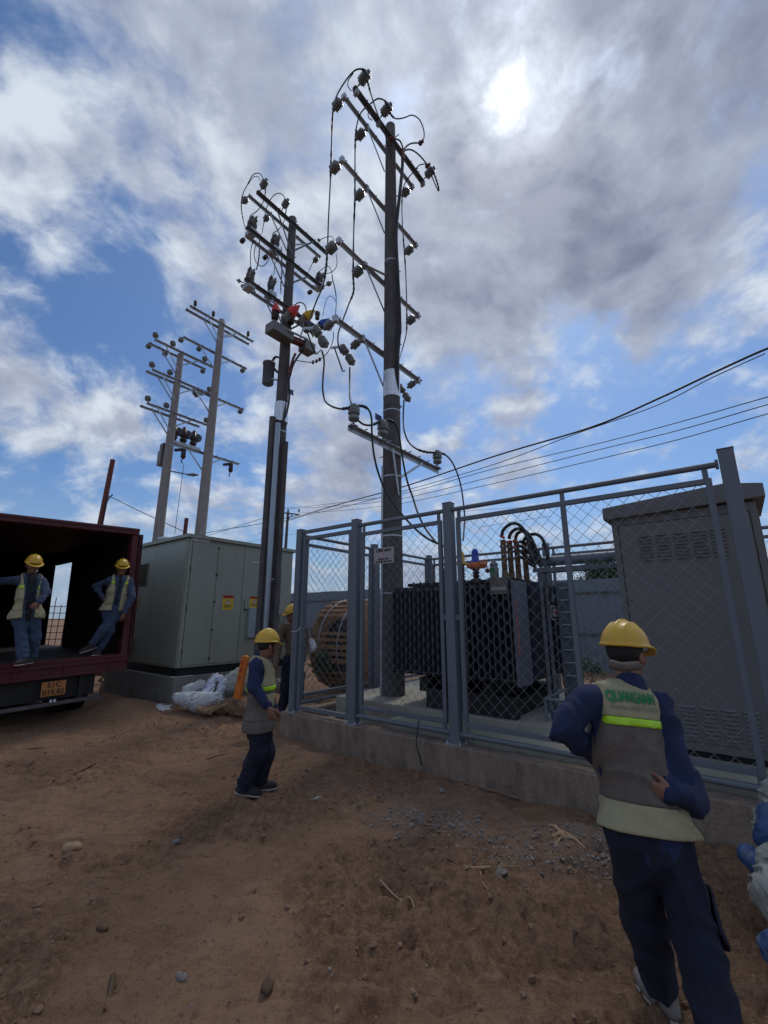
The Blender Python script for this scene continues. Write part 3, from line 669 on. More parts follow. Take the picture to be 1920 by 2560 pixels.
MB().lathe((MP[0], MP[1], zb), Z, [(0, pole_r(MPH, zb, MR0, MR1)+.006), (zt-zb, pole_r(MPH, zt, MR0, MR1)+.006)], 28).build('metal_sleeve', M_['foil'], mp)
MB().obox(pole_at(MP, -.1, -.26, onp(*B_(855, 925), MP, V2)[1]), V*.09, U*.004, Z*.06).build('number_plate', mat('blue plate', (.08, .11, .22), .5), mp)
# conduits strapped to the left flank
MB().tube([pole_at(MP, -.10, -.17, .5), pole_at(MP, -.08, -.165, 4.3)], .022, 8).build('conduit', M_['steel'], mp)
# branching termination of the buried feeder near the top
def TA(x, y, off=.12): return onp(*A_(x, y), (MP[0]+U2[0]*off, MP[1]+U2[1]*off), V2)[2]
def TB(x, y, off=.12): return onp(*B_(x, y), (MP[0]+U2[0]*off, MP[1]+U2[1]*off), V2)[2]
OF = .30
fd = thing('feeder_cable', (MP[0], MP[1], 6), 'thick black feeder cable rising along the main pole and splitting in three', 'cable')
cable([TA(1243, 745, OF), TA(1237, 850, OF), TA(1222, 1000, OF), TA(1203, 1180, .2), TA(1196, 1350, .2), TA(1205, 1500, .2), TA(1213, 1700, .2), TA(1218, 1900, .2), TA(1212, 2060, .2), TB(985, 560, .2), TB(985, 900, .1), TB(985, 1500, .1)], .034, '', fd, 'trunk')
cable([TA(1200, 1300, .22), TA(1208, 1500, .24), TA(1222, 1750, .24), TA(1228, 1950, .24), TB(1003, 380, .24), TB(990, 540, .2)], .020, '', fd, 'second_core')
MB().tube([TA(1242, 700, OF), TA(1243, 770, OF)], [.035, .045], 10).build('breakout_boot', mat('brown shrink boot', (.14, .035, .02), .5), fd)
for nm, pts in (('core', [(1243, 740), (1242, 690), (1222, 642), (1190, 628)]), ('core', [(1243, 740), (1258, 690), (1300, 660), (1362, 655)]), ('core', [(1243, 740), (1258, 708), (1300, 703), (1350, 735), (1395, 785), (1412, 810)])):
    cable([TA(*p, OF) for p in pts], .017, '', fd, nm)
for c, off in (((1160, 630), .16), ((1365, 655), OF), ((1412, 815), OF)):
    MB().lathe(TA(*c, off)-U*.05, U, [(0, .03), (.02, .05), (.06, .055), (.08, .03), (.11, .045), (.13, .02)], 10).build('lug_boot', bpy.data.materials['brown shrink boot'], fd)
J = dict(group='overhead jumper cables on the poles')
def jump(pts, label, r=.0125, knots=(), P=None, k=6, name='jumper_cable'): return cable(pts, r, label, None, name, 'cable', k, knots, None)
IL = offm-.34
jump([TA(985, 190, .45), TA(975, 158, .45), TA(945, 145, .4), TA(905, 160, .3), TA(855, 215, .1), TA(795, 310, -.2), TA(768, 385, IL), TA(757, 470, IL), TA(750, 640, IL), TA(745, 825, IL), TA(741, 940, IL), TA(729, 1180, IL), TA(722, 1385, IL), TA(712, 1520, IL), TA(692, 1640, -.6), TA(650, 1740, -.7), TA(612, 1840, -.8), TA(597, 1890, -.8), TA(603, 1950, -.8), TA(625, 2000, -.8)],
     'outermost left jumper looping over the main pole top and down its arm ends', .0135, (0, 1, 7, 9, 13))
jump([TA(1145, 415, .45), TA(1128, 380, .45), TA(1105, 357, .4), TA(1065, 352, .3), TA(1020, 385, .15), TA(955, 445, -.1), TA(925, 530, -.3), TA(915, 620, IL), TA(912, 760, IL), TA(911, 1045, IL), TA(903, 1280, IL), TA(900, 1560, IL), TA(903, 1680, IL), TA(870, 1770, IL), TA(825, 1890, IL), TA(797, 1975, IL), TA(797, 2050, IL), TA(815, 2110, IL)],
     'second jumper from the left, hanging between the main pole arms to the fuse', .0135, (0, 1, 7, 9, 11, 12))
jump([TA(1345, 830, .1), TA(1290, 885, 0), TA(1255, 940, -.2), TA(1240, 1010, IL), TA(1236, 1120, IL), TA(1243, 1270, IL), TA(1252, 1390, IL), TA(1263, 1560, IL), TA(1268, 1700, IL), TA(1271, 1880, IL), TA(1266, 1980, IL), TA(1240, 2080, IL), TA(1215, 2165, -.3)],
     'right hand jumper hanging down the right side of the main pole', .0125, (3, 6, 9))
jump([TA(985, 190, .45), TA(1000, 240, .45), TA(1025, 330, .42), TA(1055, 420, .42), TA(1080, 490, .42), TA(1120, 600, .4), TA(1165, 760, .3)], 'straight jumper slanting from the topmost insulator towards the pole', .012, (0, 1))
jump([TA(1145, 415, .45), TA(1160, 460, .45), TA(1195, 488, .45), TA(1250, 482, .45), TA(1305, 464, .45), TA(1355, 492, .45), TA(1385, 560, .4), TA(1388, 620, .35), TA(1366, 652, .3)], 'jumper curling out in an S to the right of the main pole top', .013, (1,))
jump([TA(900, 175, .4), TA(868, 220, .3), TA(862, 260, .2), TA(885, 298, .16)], 'short slack tail beside the topmost left insulator', .009)
jump([TA(1030, 400, .3), TA(1005, 440, .2), TA(1005, 480, .16), TA(1030, 500, .14)], 'short slack tail beside the second top insulator', .009)
jump([TA(1412, 815, .3), TA(1440, 880, .45), TA(1470, 950, .45), TA(1490, 988, .45), TA(1486, 950, .5), TA(1462, 880, .5), TA(1432, 828, .45)], 'narrow hanging loop right of the main pole top', .0125, (4, 5))
jump([TA(1335, 830, .15), TA(1360, 808, .2), TA(1400, 800, .3)], 'short curved link at the right end of the top arm', .012)
jump([TB(463, 490, -.85), TB(478, 560, -.85), TB(472, 650, -.8), TB(468, 750, -.7), TB(483, 830, -.6), TB(520, 868, -.3), TB(585, 890, 0), TB(645, 885, .2), TB(690, 873, .24), TB(745, 872, .24), TB(788, 900, .26), TB(806, 960, .3), TB(808, 1050, .32), TB(820, 1190, .34), TB(852, 1330, .35), TB(910, 1470, .4), TB(1000, 1600, .6), TB(1110, 1720, .9), TB(1200, 1790, 1.1), TB(1310, 1840, 1.2)],
     'cable from the left fuse over the leftmost upright insulator to the transformer', .0165, (7, 8, 9))
jump([TB(655, 605, -.5), TB(655, 700, -.45), TB(656, 800, -.1), TB(668, 865, .24)], 'straight cable dropping from the middle fuse to the leftmost upright insulator', .0145)
jump([TB(715, 975, .26), TB(755, 1000, .28), TB(805, 1003, .28), TB(850, 985, .25), TB(885, 972, .24), TB(930, 970, .24), TB(972, 998, .3), TB(998, 1080, .33), TB(1018, 1220, .35), TB(1050, 1380, .35), TB(1090, 1500, .3), TB(1130, 1620, .6), TB(1180, 1720, .8), TB(1260, 1822, 1.1)],
     'cable running over the middle upright insulator down to the transformer', .0165, (3, 4, 5))
jump([TB(1030, 830, -.5), TB(1025, 950, -.45), TB(1032, 1040, -.25), TB(1060, 1115, -.1), TB(1110, 1163, .1), TB(1180, 1188, .22), TB(1240, 1192, .24), TB(1285, 1196, .24), TB(1325, 1215, .24), TB(1365, 1262, .2), TB(1400, 1340, .1), TB(1425, 1430, .1), TB(1440, 1530, .2), TB(1450, 1650, .3), TB(1440, 1800, .5)],
     'cable arching over the right upright insulator and down behind the fence', .0165, (5, 6, 7))

# ---- second dark pole with the switchgear
P3 = np.array([-2.40, 9.44]); H3 = 12.05
p3 = thing('utility_pole', (*P3, 0), 'dark pole in front of the kiosk crowded with switchgear and bright steel conduit', 'utility pole')
shaft(p3, P3, H3, .19, .098)
def TG(x, y, off=0., P=P3): return onp(*G_(x, y), (P[0]+U2[0]*off, P[1]+U2[1]*off), V2)[2]
def TK(x, y, off=-.2, P=P3): return onp(*K_(x, y), (P[0]+U2[0]*off, P[1]+U2[1]*off), V2)[2]
LG = L_(G_, -.17, P3); LGu = L_(G_, .14, P3)
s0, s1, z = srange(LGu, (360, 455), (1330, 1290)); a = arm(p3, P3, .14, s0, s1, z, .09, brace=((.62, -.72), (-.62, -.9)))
for xy in ((390, 470), (690, 720)): s, _, _ = LGu(*xy); insulator(pole_at(P3, .20, s, z+.08), U*.8+Z*.6, a, .28, .09)
s0, s1, z = srange(LG, (250, 510), (1240, 1350)); a = arm(p3, P3, -.17, s0, s1, z, .07, brace=((.58, -.5), (-.58, -.75)))
for xy in ((250, 520), (545, 760), (1225, 1340)):
    s, _, _ = LG(*xy); insulator(pole_at(P3, -.23, s, z+.03), -U*.95-Z*.3, a, .22, .078, n=4)
mids = []
for off, pa, pb, w in ((.10, (215, 965), (1250, 1720), .09), (-.20, (200, 1060), (1160, 1775), .07), (.10, (200, 1590), (1250, 2420), .09), (-.20, (150, 1680), (1180, 2480), .07)):
    f = L_(G_, off, P3); s0, s1, z = srange(f, pa, pb); a = arm(p3, P3, off, s0, s1, z, w, brace=((.55, -.55), (-.55, -.8)) if off > 0 else ((-.5, -.7),)); mids.append((a, off, f, z))
def breaker(t, base, up, h=.46, r=.085, cap='porcd', side=None):
    """moulded load break pole: dark body with domed cap, grey bushing leaning from its side"""
    base = np.array(base); up = np.array(up, float)/np.linalg.norm(up)
    o = MB().lathe(base, up, [(0, r*.9), (.05, r), (h*.35, r), (h*.38, r*1.15), (h*.62, r*1.15), (h*.66, r*.9), (h*.9, r*.85), (h, r*.45), (h+.05, r*.25)], 16).build('switch_pole', M_[cap], t)
    sd = np.array(side if side is not None else (-U*.5+V*.1+Z*.35), float); insulator(base+up*h*.30, sd/np.linalg.norm(sd), o, .28, .062, name='bushing', n=4, bolt=False)
    MB().obox(base-up*.05, U*.13, V*.09, up*.055).build('mount', M_['steel'], o)
for xy in ((285, 1000), (600, 1240), (1215, 1740)):
    q = TG(*xy, -.05); breaker(p3, q, Z, .42, .10, side=U*.75-V*.1+Z*.55)
    MB().lathe(q-U*.30-Z*.02, -U, [(0, .05), (.06, .06), (.12, .055), (.14, .03)], 10).build('end_cap', M_['porcd'], p3)
for xy in ((250, 1740), (545, 1850)): breaker(p3, TG(*xy, -.05), Z, .48, .075, side=U*.75-V*.1+Z*.55)
insulator(TG(1310, 1735, .1), U*.9+V*.3+Z*.3, p3, .20, .07, n=4)
insulator(TG(150, 1690, -.2), -V*.9-U*.3, p3, .12, .06, n=2)
for xy in ((1215, 1130),): insulator(TG(*xy, .14), Z, p3, .10, .05, n=2)
# switch frame under the arms
MB().obox(TK(290, 640, .24), V*.30, U*.16, Z*.12).build('switch_box', M_['kiosk2'], p3, .01)
MB().obox(TK(760, 900, .24), V*.16, U*.14, Z*.13).build('switch_box', M_['kiosk2'], p3, .01)
MB().beam(TK(440, 600, .42), TK(770, 750, .42), .05, .03).build('rail', M_['steel'], p3)
MB().beam(TK(470, 740, .24), TK(860, 900, .24), .16, .12).build('base_beam', M_['redd'], p3)
for i, (xy, c) in enumerate((((255, 430), 'capr'), ((530, 500), 'capy'), ((800, 640), 'blue'))):
    q = TK(*xy, .24); d = np.array([.62, .0, .62]); d /= np.linalg.norm(d); n1 = 'bushing'
    o = insulator(q-d*.02-np.array([.06, 0, .0]), Z, p3, .30, .085, 'porcd', name='bushing', bolt=False); MB().lathe(q+Z*.24-np.array([.06, 0, 0]), Z, [(0, .10), (.10, .09), (.20, .045), (.27, .016)], 12).build('cap', M_[c], o)
    o = insulator(q+np.array([.08, 0, 0]), d, p3, .34, .085, name='bushing', n=4, bolt=False); MB().lathe(q+np.array([.08, 0, 0])+d*.28, d, [(0, .115), (.13, .11), (.24, .055), (.31, .02)], 12).build('cap', M_[c], o)
for xy in ((940, 330), (750, 540)): MB().lathe(TK(*xy, .24)-Z*.12, Z, [(0, .06), (.1, .055), (.12, .07), (.2, .07), (.22, .03)], 12).build('arrester', M_['porcd'], p3)
for k, q in enumerate(((890, 600), (975, 765))): insulator(TK(*q, -.85), np.array([.48, 0, -.87]), p3, .28, .085, name='fuse_body', n=4, bolt=False)
MB().tube([TK(880, 920, -.8), TK(930, 1000, -.8), TK(1010, 930, -.8)], .016, 6).build('hook', M_['porcd'], p3)
# cylindrical voltage transformer and coil of spare cable
v0 = onp(672, 962, P3-U2*.30, V2)[2]; v1 = onp(674, 907, P3-U2*.30, V2)[2]
vt = MB().lathe((v0[0], v0[1], v0[2]), Z, [(0, .11), (.02, .135), (v1[2]-v0[2]-.05, .14), (v1[2]-v0[2]-.049, .15), (v1[2]-v0[2], .15), (v1[2]-v0[2]+.01, .12)], 22).build('voltage_transformer', M_['fence'], p3, 0)
MB().beam(v0+Z*.1+U*.12, np.array([P3[0], P3[1], v0[2]+.1]), .05, .02).build('arm_bracket', M_['steel'], vt)
cb = MB()
for i in range(7):
    c = TK(300, 1210, -.24-.01*i); cb.tube([c+V*(.21+.008*i)*math.cos(a)+Z*(.20+.007*i)*math.sin(a)+U*.015*math.sin(3*a+i) for a in np.linspace(0, 6.28, 30)], .010, 6)
tag(cb.build('cable_coil', M_['cable']), 'coil of spare black cable hanging on the switchgear pole', 'cable coil')
# conduits down the pole: two dark pipes, one bright galvanised, feeder cable to the right
def conduit(t, P, off, s, z0, z1, r, m, name='conduit', ds=0): return MB().tube([pole_at(P, off, s+ds, z0), pole_at(P, off, s, z1)], r, 12).build(name, M_[m], t)
M_['bright'] = mat('new galvanised pipe', (.34, .38, .43), .4, .7, .1, 4, stretch=(5, 5, .4))
zc = onp(697, 1082, P3-U2*.22, V2)[1]
conduit(p3, P3, .20, -.22, .2, zc, .062, 'bright', 'steel_conduit'); conduit(p3, P3, .03, -.25, .1, 6.2, .075, 'pole', 'dark_conduit'); conduit(p3, P3, .27, -.03, .1, 5.6, .06, 'pole', 'dark_conduit')
zs0, zs1 = onp(697, 1055, P3, V2)[1], onp(697, 1005, P3, V2)[1]
MB().lathe((*P3, zs0), Z, [(0, .165), (zs1-zs0, .158)], 26).build('metal_sleeve', M_['foil'], p3)
MB().obox(pole_at(P3, -.1, .32, onp(*B_(255, 760), P3, V2)[1]), V*.09, U*.004, Z*.07).build('number_plate', bpy.data.materials['blue plate'], p3)
for z in (2.5, 5.9, 6.6, 9.0): band(p3, P3, z, pole_r(H3, z, .19, .098)+.006, 'steel', .03)
for z in (2.9,): MB().tube([pole_at(P3, -.36, -.25, z), pole_at(P3, -.38, .1, z), pole_at(P3, -.2, .3, z)], .012, 6).build('strap', M_['white'], p3)
T3P = lambda x, y, off=.2: onp(*B_(x, y), (P3[0]+U2[0]*off, P3[1]+U2[1]*off), V2)[2]
f3 = thing('feeder_cable', (*P3, 5), 'bundle of black cables sweeping down the right of the switchgear pole', 'cable')
for o_ in (0, .05, .09):
    cable([TK(700, 930, .2), TK(600, 1060, .2+o_), TK(520, 1200, .2+o_), TK(470, 1380, .2), T3P(235, 700), T3P(237, 820), T3P(218, 920, .2+o_), T3P(175, 1020), T3P(155, 1060)], .024, '', f3, 'core')
cable([TK(560, 1000, .25), TK(500, 1150, .25), TK(450, 1350, .25)], .03, '', f3, 'shrink_sleeve', 'redd')
def jg(pts, label, off=.0, r=.0105, knots=()): return jump([TG(*p[:2], p[2] if len(p) > 2 else off) for p in pts], label, r, knots)
jg([(450, 330, .3), (440, 260, .3), (400, 195, .3), (350, 188, .2), (290, 225, .1), (225, 350, -.1), (170, 460, -.3), (145, 580, -.45), (150, 720, -.4), (180, 880, -.3), (205, 970, -.2)], 'outer left loop over the top of the switchgear pole', knots=(0, 7, 8))
jg([(400, 290, .3), (385, 245, .25), (345, 230, .2), (295, 255, .1), (240, 340, 0)], 'thin inner loop beside the outer left loop of the switchgear pole', r=.008)
jg([(460, 330, .3), (475, 400, .3), (468, 500, .2), (430, 610, .1), (360, 710, 0), (270, 775, -.05), (272, 830, -.05)], 'jumper curving down to the upper left breaker of the switchgear pole', knots=(0, 1))
jg([(760, 600, .3), (745, 530, .3), (700, 475, .3), (645, 465, .2), (585, 500, .1), (535, 570, .05), (495, 660, -.1), (475, 740, -.3), (465, 800, -.4), (450, 900, -.4), (430, 1010, -.3)], 'second loop over the top arm of the switchgear pole', knots=(0, 8))
jg([(765, 600, .3), (762, 680, .3), (750, 780, .2), (720, 880, .1), (650, 970, 0), (580, 1020, -.05), (585, 1080, -.05)], 'jumper curving down to the middle breaker of the switchgear pole', knots=(0, 1))
jg([(1215, 1130), (1260, 1090), (1330, 1065), (1380, 1058), (1410, 1085), (1430, 1150)], 'arched jumper linking the top arm of the switchgear pole to its right insulator')
jg([(1450, 1290), (1465, 1380), (1460, 1460), (1430, 1520), (1370, 1560), (1310, 1575), (1285, 1580)], 'slack loop hanging at the right of the switchgear pole')
jg([(1230, 1540), (1290, 1490), (1340, 1475), (1375, 1500), (1395, 1570), (1405, 1650), (1440, 1800), (1455, 1930), (1450, 2060), (1435, 2200), (1405, 2300), (1375, 2370)], 'long jumper dropping from the right breaker of the switchgear pole', knots=(5, 6))
jg([(1270, 2150), (1300, 2000), (1340, 1900), (1385, 1885), (1430, 1920), (1450, 1960)], 'thin looped tail beside the long right jumper', r=.008)
jg([(1170, 1290), (1165, 1340), (1130, 1420), (1080, 1530)], 'short jumper from the lower right insulator of the switchgear pole', -.2)
jg([(345, 1120), (300, 1150), (275, 1250), (270, 1380), (272, 1460)], 'short drop to the lower left breaker of the switchgear pole', -.2)
jg([(385, 1010), (395, 1150), (390, 1300), (375, 1430), (350, 1520)], 'knotted drop beside the lower left breaker', -.35, knots=(2, 3, 4))
jg([(345, 1180), (320, 1290), (340, 1400), (400, 1465), (460, 1460), (510, 1400), (540, 1330)], 'slack bight under the middle arm of the switchgear pole', -.3)
jg([(695, 1200), (700, 1330), (705, 1460), (700, 1600), (690, 1720), (690, 1850)], 'straight knotted drop down the face of the switchgear pole', -.3, knots=(1, 3, 4))
jg([(640, 1370), (605, 1450), (600, 1540), (570, 1650)], 'thin wire drooping to the lower middle breaker', -.2, r=.008)
jg([(320, 1600), (310, 1750), (350, 1860), (420, 1920), (520, 1950), (600, 1985), (640, 2050)], 'thick sagging cable under the lowest arm of the switchgear pole', -.3, r=.016)
jump([TK(520, 300, -.3), TK(525, 200, -.3), TK(580, 135, -.3), TK(650, 115, -.3), TK(715, 150, -.3), TK(745, 230, -.3), TK(735, 400, -.35), TK(700, 540, -.4), TK(650, 700, -.45), TK(610, 850, -.45)], 'big black arch over the coloured bushings of the switchgear', .016)
jump([TK(850, 340, -.5), TK(810, 400, -.5), TK(805, 480, -.5), TK(850, 590, -.4)], 'short bent lead beside the blue bushing', .012)
jump([TK(1215, 620, -.7), TK(1215, 720, -.7), TK(1185, 850, -.7), TK(1120, 970, -.7), TK(1050, 1050, -.7), TK(980, 1100, -.6), TK(850, 1145, -.5), TK(700, 1135, -.4), TK(560, 1120, -.35), TK(500, 1180, -.3)], 'jumper with rain sheds swinging from the fuse back to the switchgear pole', .0135)
b = MB()
for i, (x, y) in enumerate(((870, 1150), (930, 1130), (985, 1100))):
    c = TK(x, y, -.6); b.lathe(c-V*.01, V*.9+Z*.3, [(0, .06), (.012, .015), (.03, .015)], 10)
b2 = b.build('rain_shed', M_['cable']); tag(b2, 'row of three black rain sheds on the jumper below the switchgear', 'rain sheds')

# ---- two pale poles at the left
def DP(P): return lambda x, y, off=0.: onp(*D_(x, y), (P[0]+U2[0]*off, P[1]+U2[1]*off), V2)
P4 = np.array([-6.95, 13.3]); H4 = 10.5; P5 = np.array([-5.70, 13.4]); H5 = 11.95
p4 = thing('utility_pole', (*P4, 0), 'pale concrete pole at the left with three arm pairs and a meter platform', 'utility pole')
shaft(p4, P4, H4, .185, .10, 'polel'); f4 = DP(P4)
for (a, b, c, d, ends) in (((235, 490), (720, 745), (185, 515), (660, 770), (((240, 495), 1), ((385, 570), 1), ((650, 715), 1), ((205, 520), 0), ((340, 600), 0), ((655, 765), 0))),
        ((215, 745), (700, 970), (165, 760), (640, 975), (((210, 745), 1), ((360, 815), 1), ((690, 965), 1), ((430, 900), 0), ((600, 980), 0))),
        ((170, 1030), (675, 1225), (115, 1045), (610, 1245), (((175, 1030), 1), ((330, 1095), 1), ((665, 1215), 1)))):
    s0, z0, _ = f4(*a, .12); s1, z1, _ = f4(*b, .12); A1 = arm(p4, P4, .12, s0, s1, (z0+z1)/2, .075, brace=((-.6, -.7), (.6, -.45)), m='steel')
    t0, y0, _ = f4(*c, -.17); t1, y1, _ = f4(*d, -.17); A2 = arm(p4, P4, -.17, t0, t1, (y0+y1)/2, .07, brace=((-.6, -.7),))
    for xy, k in ends:
        if k: s = f4(*xy, .12)[0]; insulator(pole_at(P4, .14, s, (z0+z1)/2+.08), Z*.9-U*.35, A1, .22, .09, n=4)
        else: s = f4(*xy, -.17)[0]; insulator(pole_at(P4, -.22, s, (y0+y1)/2+.02), -U*.95-Z*.25, A2, .22, .085, n=4)
s0, z0, _ = f4(360, 1345, -.25); s1, z1, _ = f4(600, 1430, -.25)
pl = MB().obox(pole_at(P4, -.25, (s0+s1)/2, z0-.05), V*(s1-s0)/2, U*.15, Z*.05).build('platform', M_['steel'], p4, .005)
for xy in ((400, 1265), (478, 1300), (560, 1330)):
    s = f4(*xy, -.25)[0]; q = pole_at(P4, -.25, s, z0)
    MB().lathe(q, Z, [(0, .09), (.10, .09), (.12, .12), (.17, .12), (.19, .09), (.25, .09), (.27, .12), (.42, .12), (.44, .09), (.56, .08), (.58, .05), (.62, .05)], 16).build('current_transformer', M_['porcd'], pl)
    MB().lathe(q+V*.12+Z*.40, V*.6-U*.6, [(0, .15), (.05, .16), (.06, .12)], 18).build('bushing_disc', M_['fence'], pl)
q = f4(300, 1500, -.25)[2]; MB().obox(q, V*.12, U*.12, Z*.25).build('junction_box', M_['kiosk2'], p4, .01)
MB().obox(q+Z*.38, V*.08, U*.12, Z*.13).build('meter', M_['porcd'], p4, .01)
sl_ = f4(480, 1634, 0)[2]; MB().tube([np.array([*P4, sl_[2]]), f4(520, 1632, 0)[2]], .02, 8).tube([f4(505, 1632, 0)[2], f4(560, 1633, 0)[2], f4(602, 1636, 0)[2]], [.03, .06, .02], 8).build('lamp_arm', M_['fence'], p4)
p5 = thing('utility_pole', (*P5, 0), 'taller pale concrete pole behind the kiosk with a twin arm at its top', 'utility pole')
shaft(p5, P5, H5, .20, .105, 'polel'); f5 = DP(P5)
for (a, b, off, ends, up) in (((530, 215), (1060, 528), .12, ((570, 235), (722, 320), (1012, 500)), 1), ((495, 245), (1025, 548), -.16, (), 0),
        ((475, 480), (1005, 752), -.17, ((475, 490), (625, 570), (990, 750)), 0), ((560, 895), (980, 1110), -.17, ((590, 985), (970, 1110)), 0), ((370, 1365), (942, 1552), -.2, (), 0)):
    s0, z0, _ = f5(*a, off); s1, z1, _ = f5(*b, off); A1 = arm(p5, P5, off, s0, s1, (z0+z1)/2, .075, brace=((-.6, -.65), (.6, -.4)), m='steel')
    for xy in ends:
        s = f5(*xy, off)[0]
        if up: insulator(pole_at(P5, off, s, (z0+z1)/2+.08), Z, A1, .26, .055, 'porcd', n=4)
        else: insulator(pole_at(P5, off-.05, s, (z0+z1)/2), -U*.95-Z*.25, A1, .22, .085, n=4)
    if a[0] == 370:
        for xy in ((485, 1430), (880, 1555)):
            s = f5(*xy, off)[0]; q = pole_at(P5, off-.05, s, z0-.04)
            MB().lathe(q, -Z, [(0, .04), (.05, .07), (.3, .075), (.34, .04)], 12).build('fuse_body', M_['porcd'], A1)
            MB().tube([q-V*.05-Z*.05, q-V*.28-Z*.14], .05, 8).tube([q-Z*.34, q-Z*.42-V*.05, q-Z*.5], .018, 6).build('fuse_tube', M_['porcd'], A1)
a = f5(480, 1540, -.2)[2]; b_ = f5(402, 2130, -.2)[2]; jump([a, (a+b_)/2, b_], 'thin straight wire hanging from the fuse on the taller pale pole', .008)
# distant things on the skyline
def far_tube(pa, pb, Y, r0, r1, m, name, label, cat): return tag(MB().tube([atY(*pa, Y), atY(*pb, Y)], [r0, r1], 10).build(name, M_[m]), label, cat)
q = atY(258, 1320, 14); far = tag(MB().tube([np.array([q[0]-.25, 14, -.1]), atY(286, 1150, 14)], [.11, .075], 12).build('leaning_post', M_['redd']), 'red brown steel post leaning to the right behind the lorry body', 'post')
q = atY(469, 1330, 15); far = tag(MB().tube([np.array([q[0]-.1, 15, -.1]), atY(470, 1296, 15)], .07, 8).tube([atY(465, 1302, 15), atY(471, 1302, 15)], .05, 6).build('marker_post', M_['redd']), 'short dark red post end showing above the kiosk roof', 'post')
DPp = thing('distant_pole', atY(723, 1500, 38), 'thin distant utility pole with one small crossarm behind the kiosk', 'utility pole')
q = atY(723, 1280, 38); MB().tube([np.array([q[0]-.15, 38, -.1]), q], [.2, .11], 10).build('shaft', M_['pole'], DPp)
a, b_ = atY(700, 1281, 38), atY(752, 1287, 38); dd = MB().beam(a, b_, .1, .1).build('crossarm', M_['pole'], DPp)
for x in (708, 723, 750): MB().lathe(atY(x, 1281, 38), Z, [(0, .05), (.15, .1), (.3, .05)], 8).build('insulator', M_['porc'], dd)
MB().beam(atY(735, 1285, 38), atY(725, 1297, 38), .06, .06).build('brace', M_['pole'], dd)
def span(pts, Ys, r, label):
    pts = [atY(x, y, Y) for (x, y), Y in zip(pts, Ys)]; return jump(pts, label, r, name='overhead_wire')
def line(pts, y0, y1, r, label):      # a span running away to the left: distance grows evenly in 1/Y
    x0, x1 = pts[0][0], pts[-1][0]
    Ys = [1/((1/y0)+(1/y1-1/y0)*((x-x0)/(x1-x0))) for x, _ in pts]; return span(pts, Ys, r, label)
line([(1990, 850), (1918, 872), (1800, 925), (1640, 1000), (1480, 1068), (1240, 1140), (1010, 1217), (860, 1258), (745, 1293), (690, 1310)], 9, 38, .030, 'thickest twisted service cable climbing to the right edge of the sky')
line([(1918, 882), (1780, 945), (1640, 1015), (1440, 1085), (1240, 1160), (1010, 1228), (860, 1268), (740, 1297), (640, 1340)], 9.5, 38, .014, 'thinner wire just under the thickest service cable')
line([(1990, 975), (1918, 993), (1700, 1055), (1500, 1108), (1240, 1171), (1010, 1234), (860, 1256), (723, 1270), (690, 1271)], 10, 38, .014, 'uppermost of the three parallel wires above the fence rail')
line([(1990, 995), (1918, 1012), (1700, 1075), (1500, 1124), (1240, 1190), (1010, 1246), (860, 1264), (723, 1272), (700, 1276)], 10, 38, .014, 'middle one of the three parallel wires above the fence rail')
line([(1990, 1018), (1918, 1035), (1700, 1098), (1500, 1147), (1240, 1208), (1010, 1258), (860, 1276), (752, 1283)], 10, 38, .014, 'lowest of the three parallel wires above the fence rail')
line([(1300, 1268), (1100, 1284), (900, 1310), (770, 1330), (640, 1352), (540, 1372)], 30, 45, .012, 'faint low wire crossing behind the fence and the pole')
line([(752, 1287), (700, 1300), (640, 1312), (560, 1325), (480, 1340)], 38, 45, .03, 'bundled wire running left from the distant pole')
line([(704, 1283), (640, 1302), (560, 1328), (500, 1345)], 38, 45, .02, 'single wire running left from the distant pole')
span([(273, 1240), (300, 1252), (340, 1272), (400, 1300), (460, 1328), (500, 1350)], [14]*6, .012, 'sagging wire from the leaning red post to the kiosk')
span([(286, 1237), (276, 1246), (268, 1265), (262, 1300), (258, 1325)], [13.9]*5, .02, 'cable running down the leaning red post')
span([(1380, 1290), (1300, 1302), (1200, 1318)], [18, 20, 22], .008, 'hair thin wire seen through the upper fence mesh')
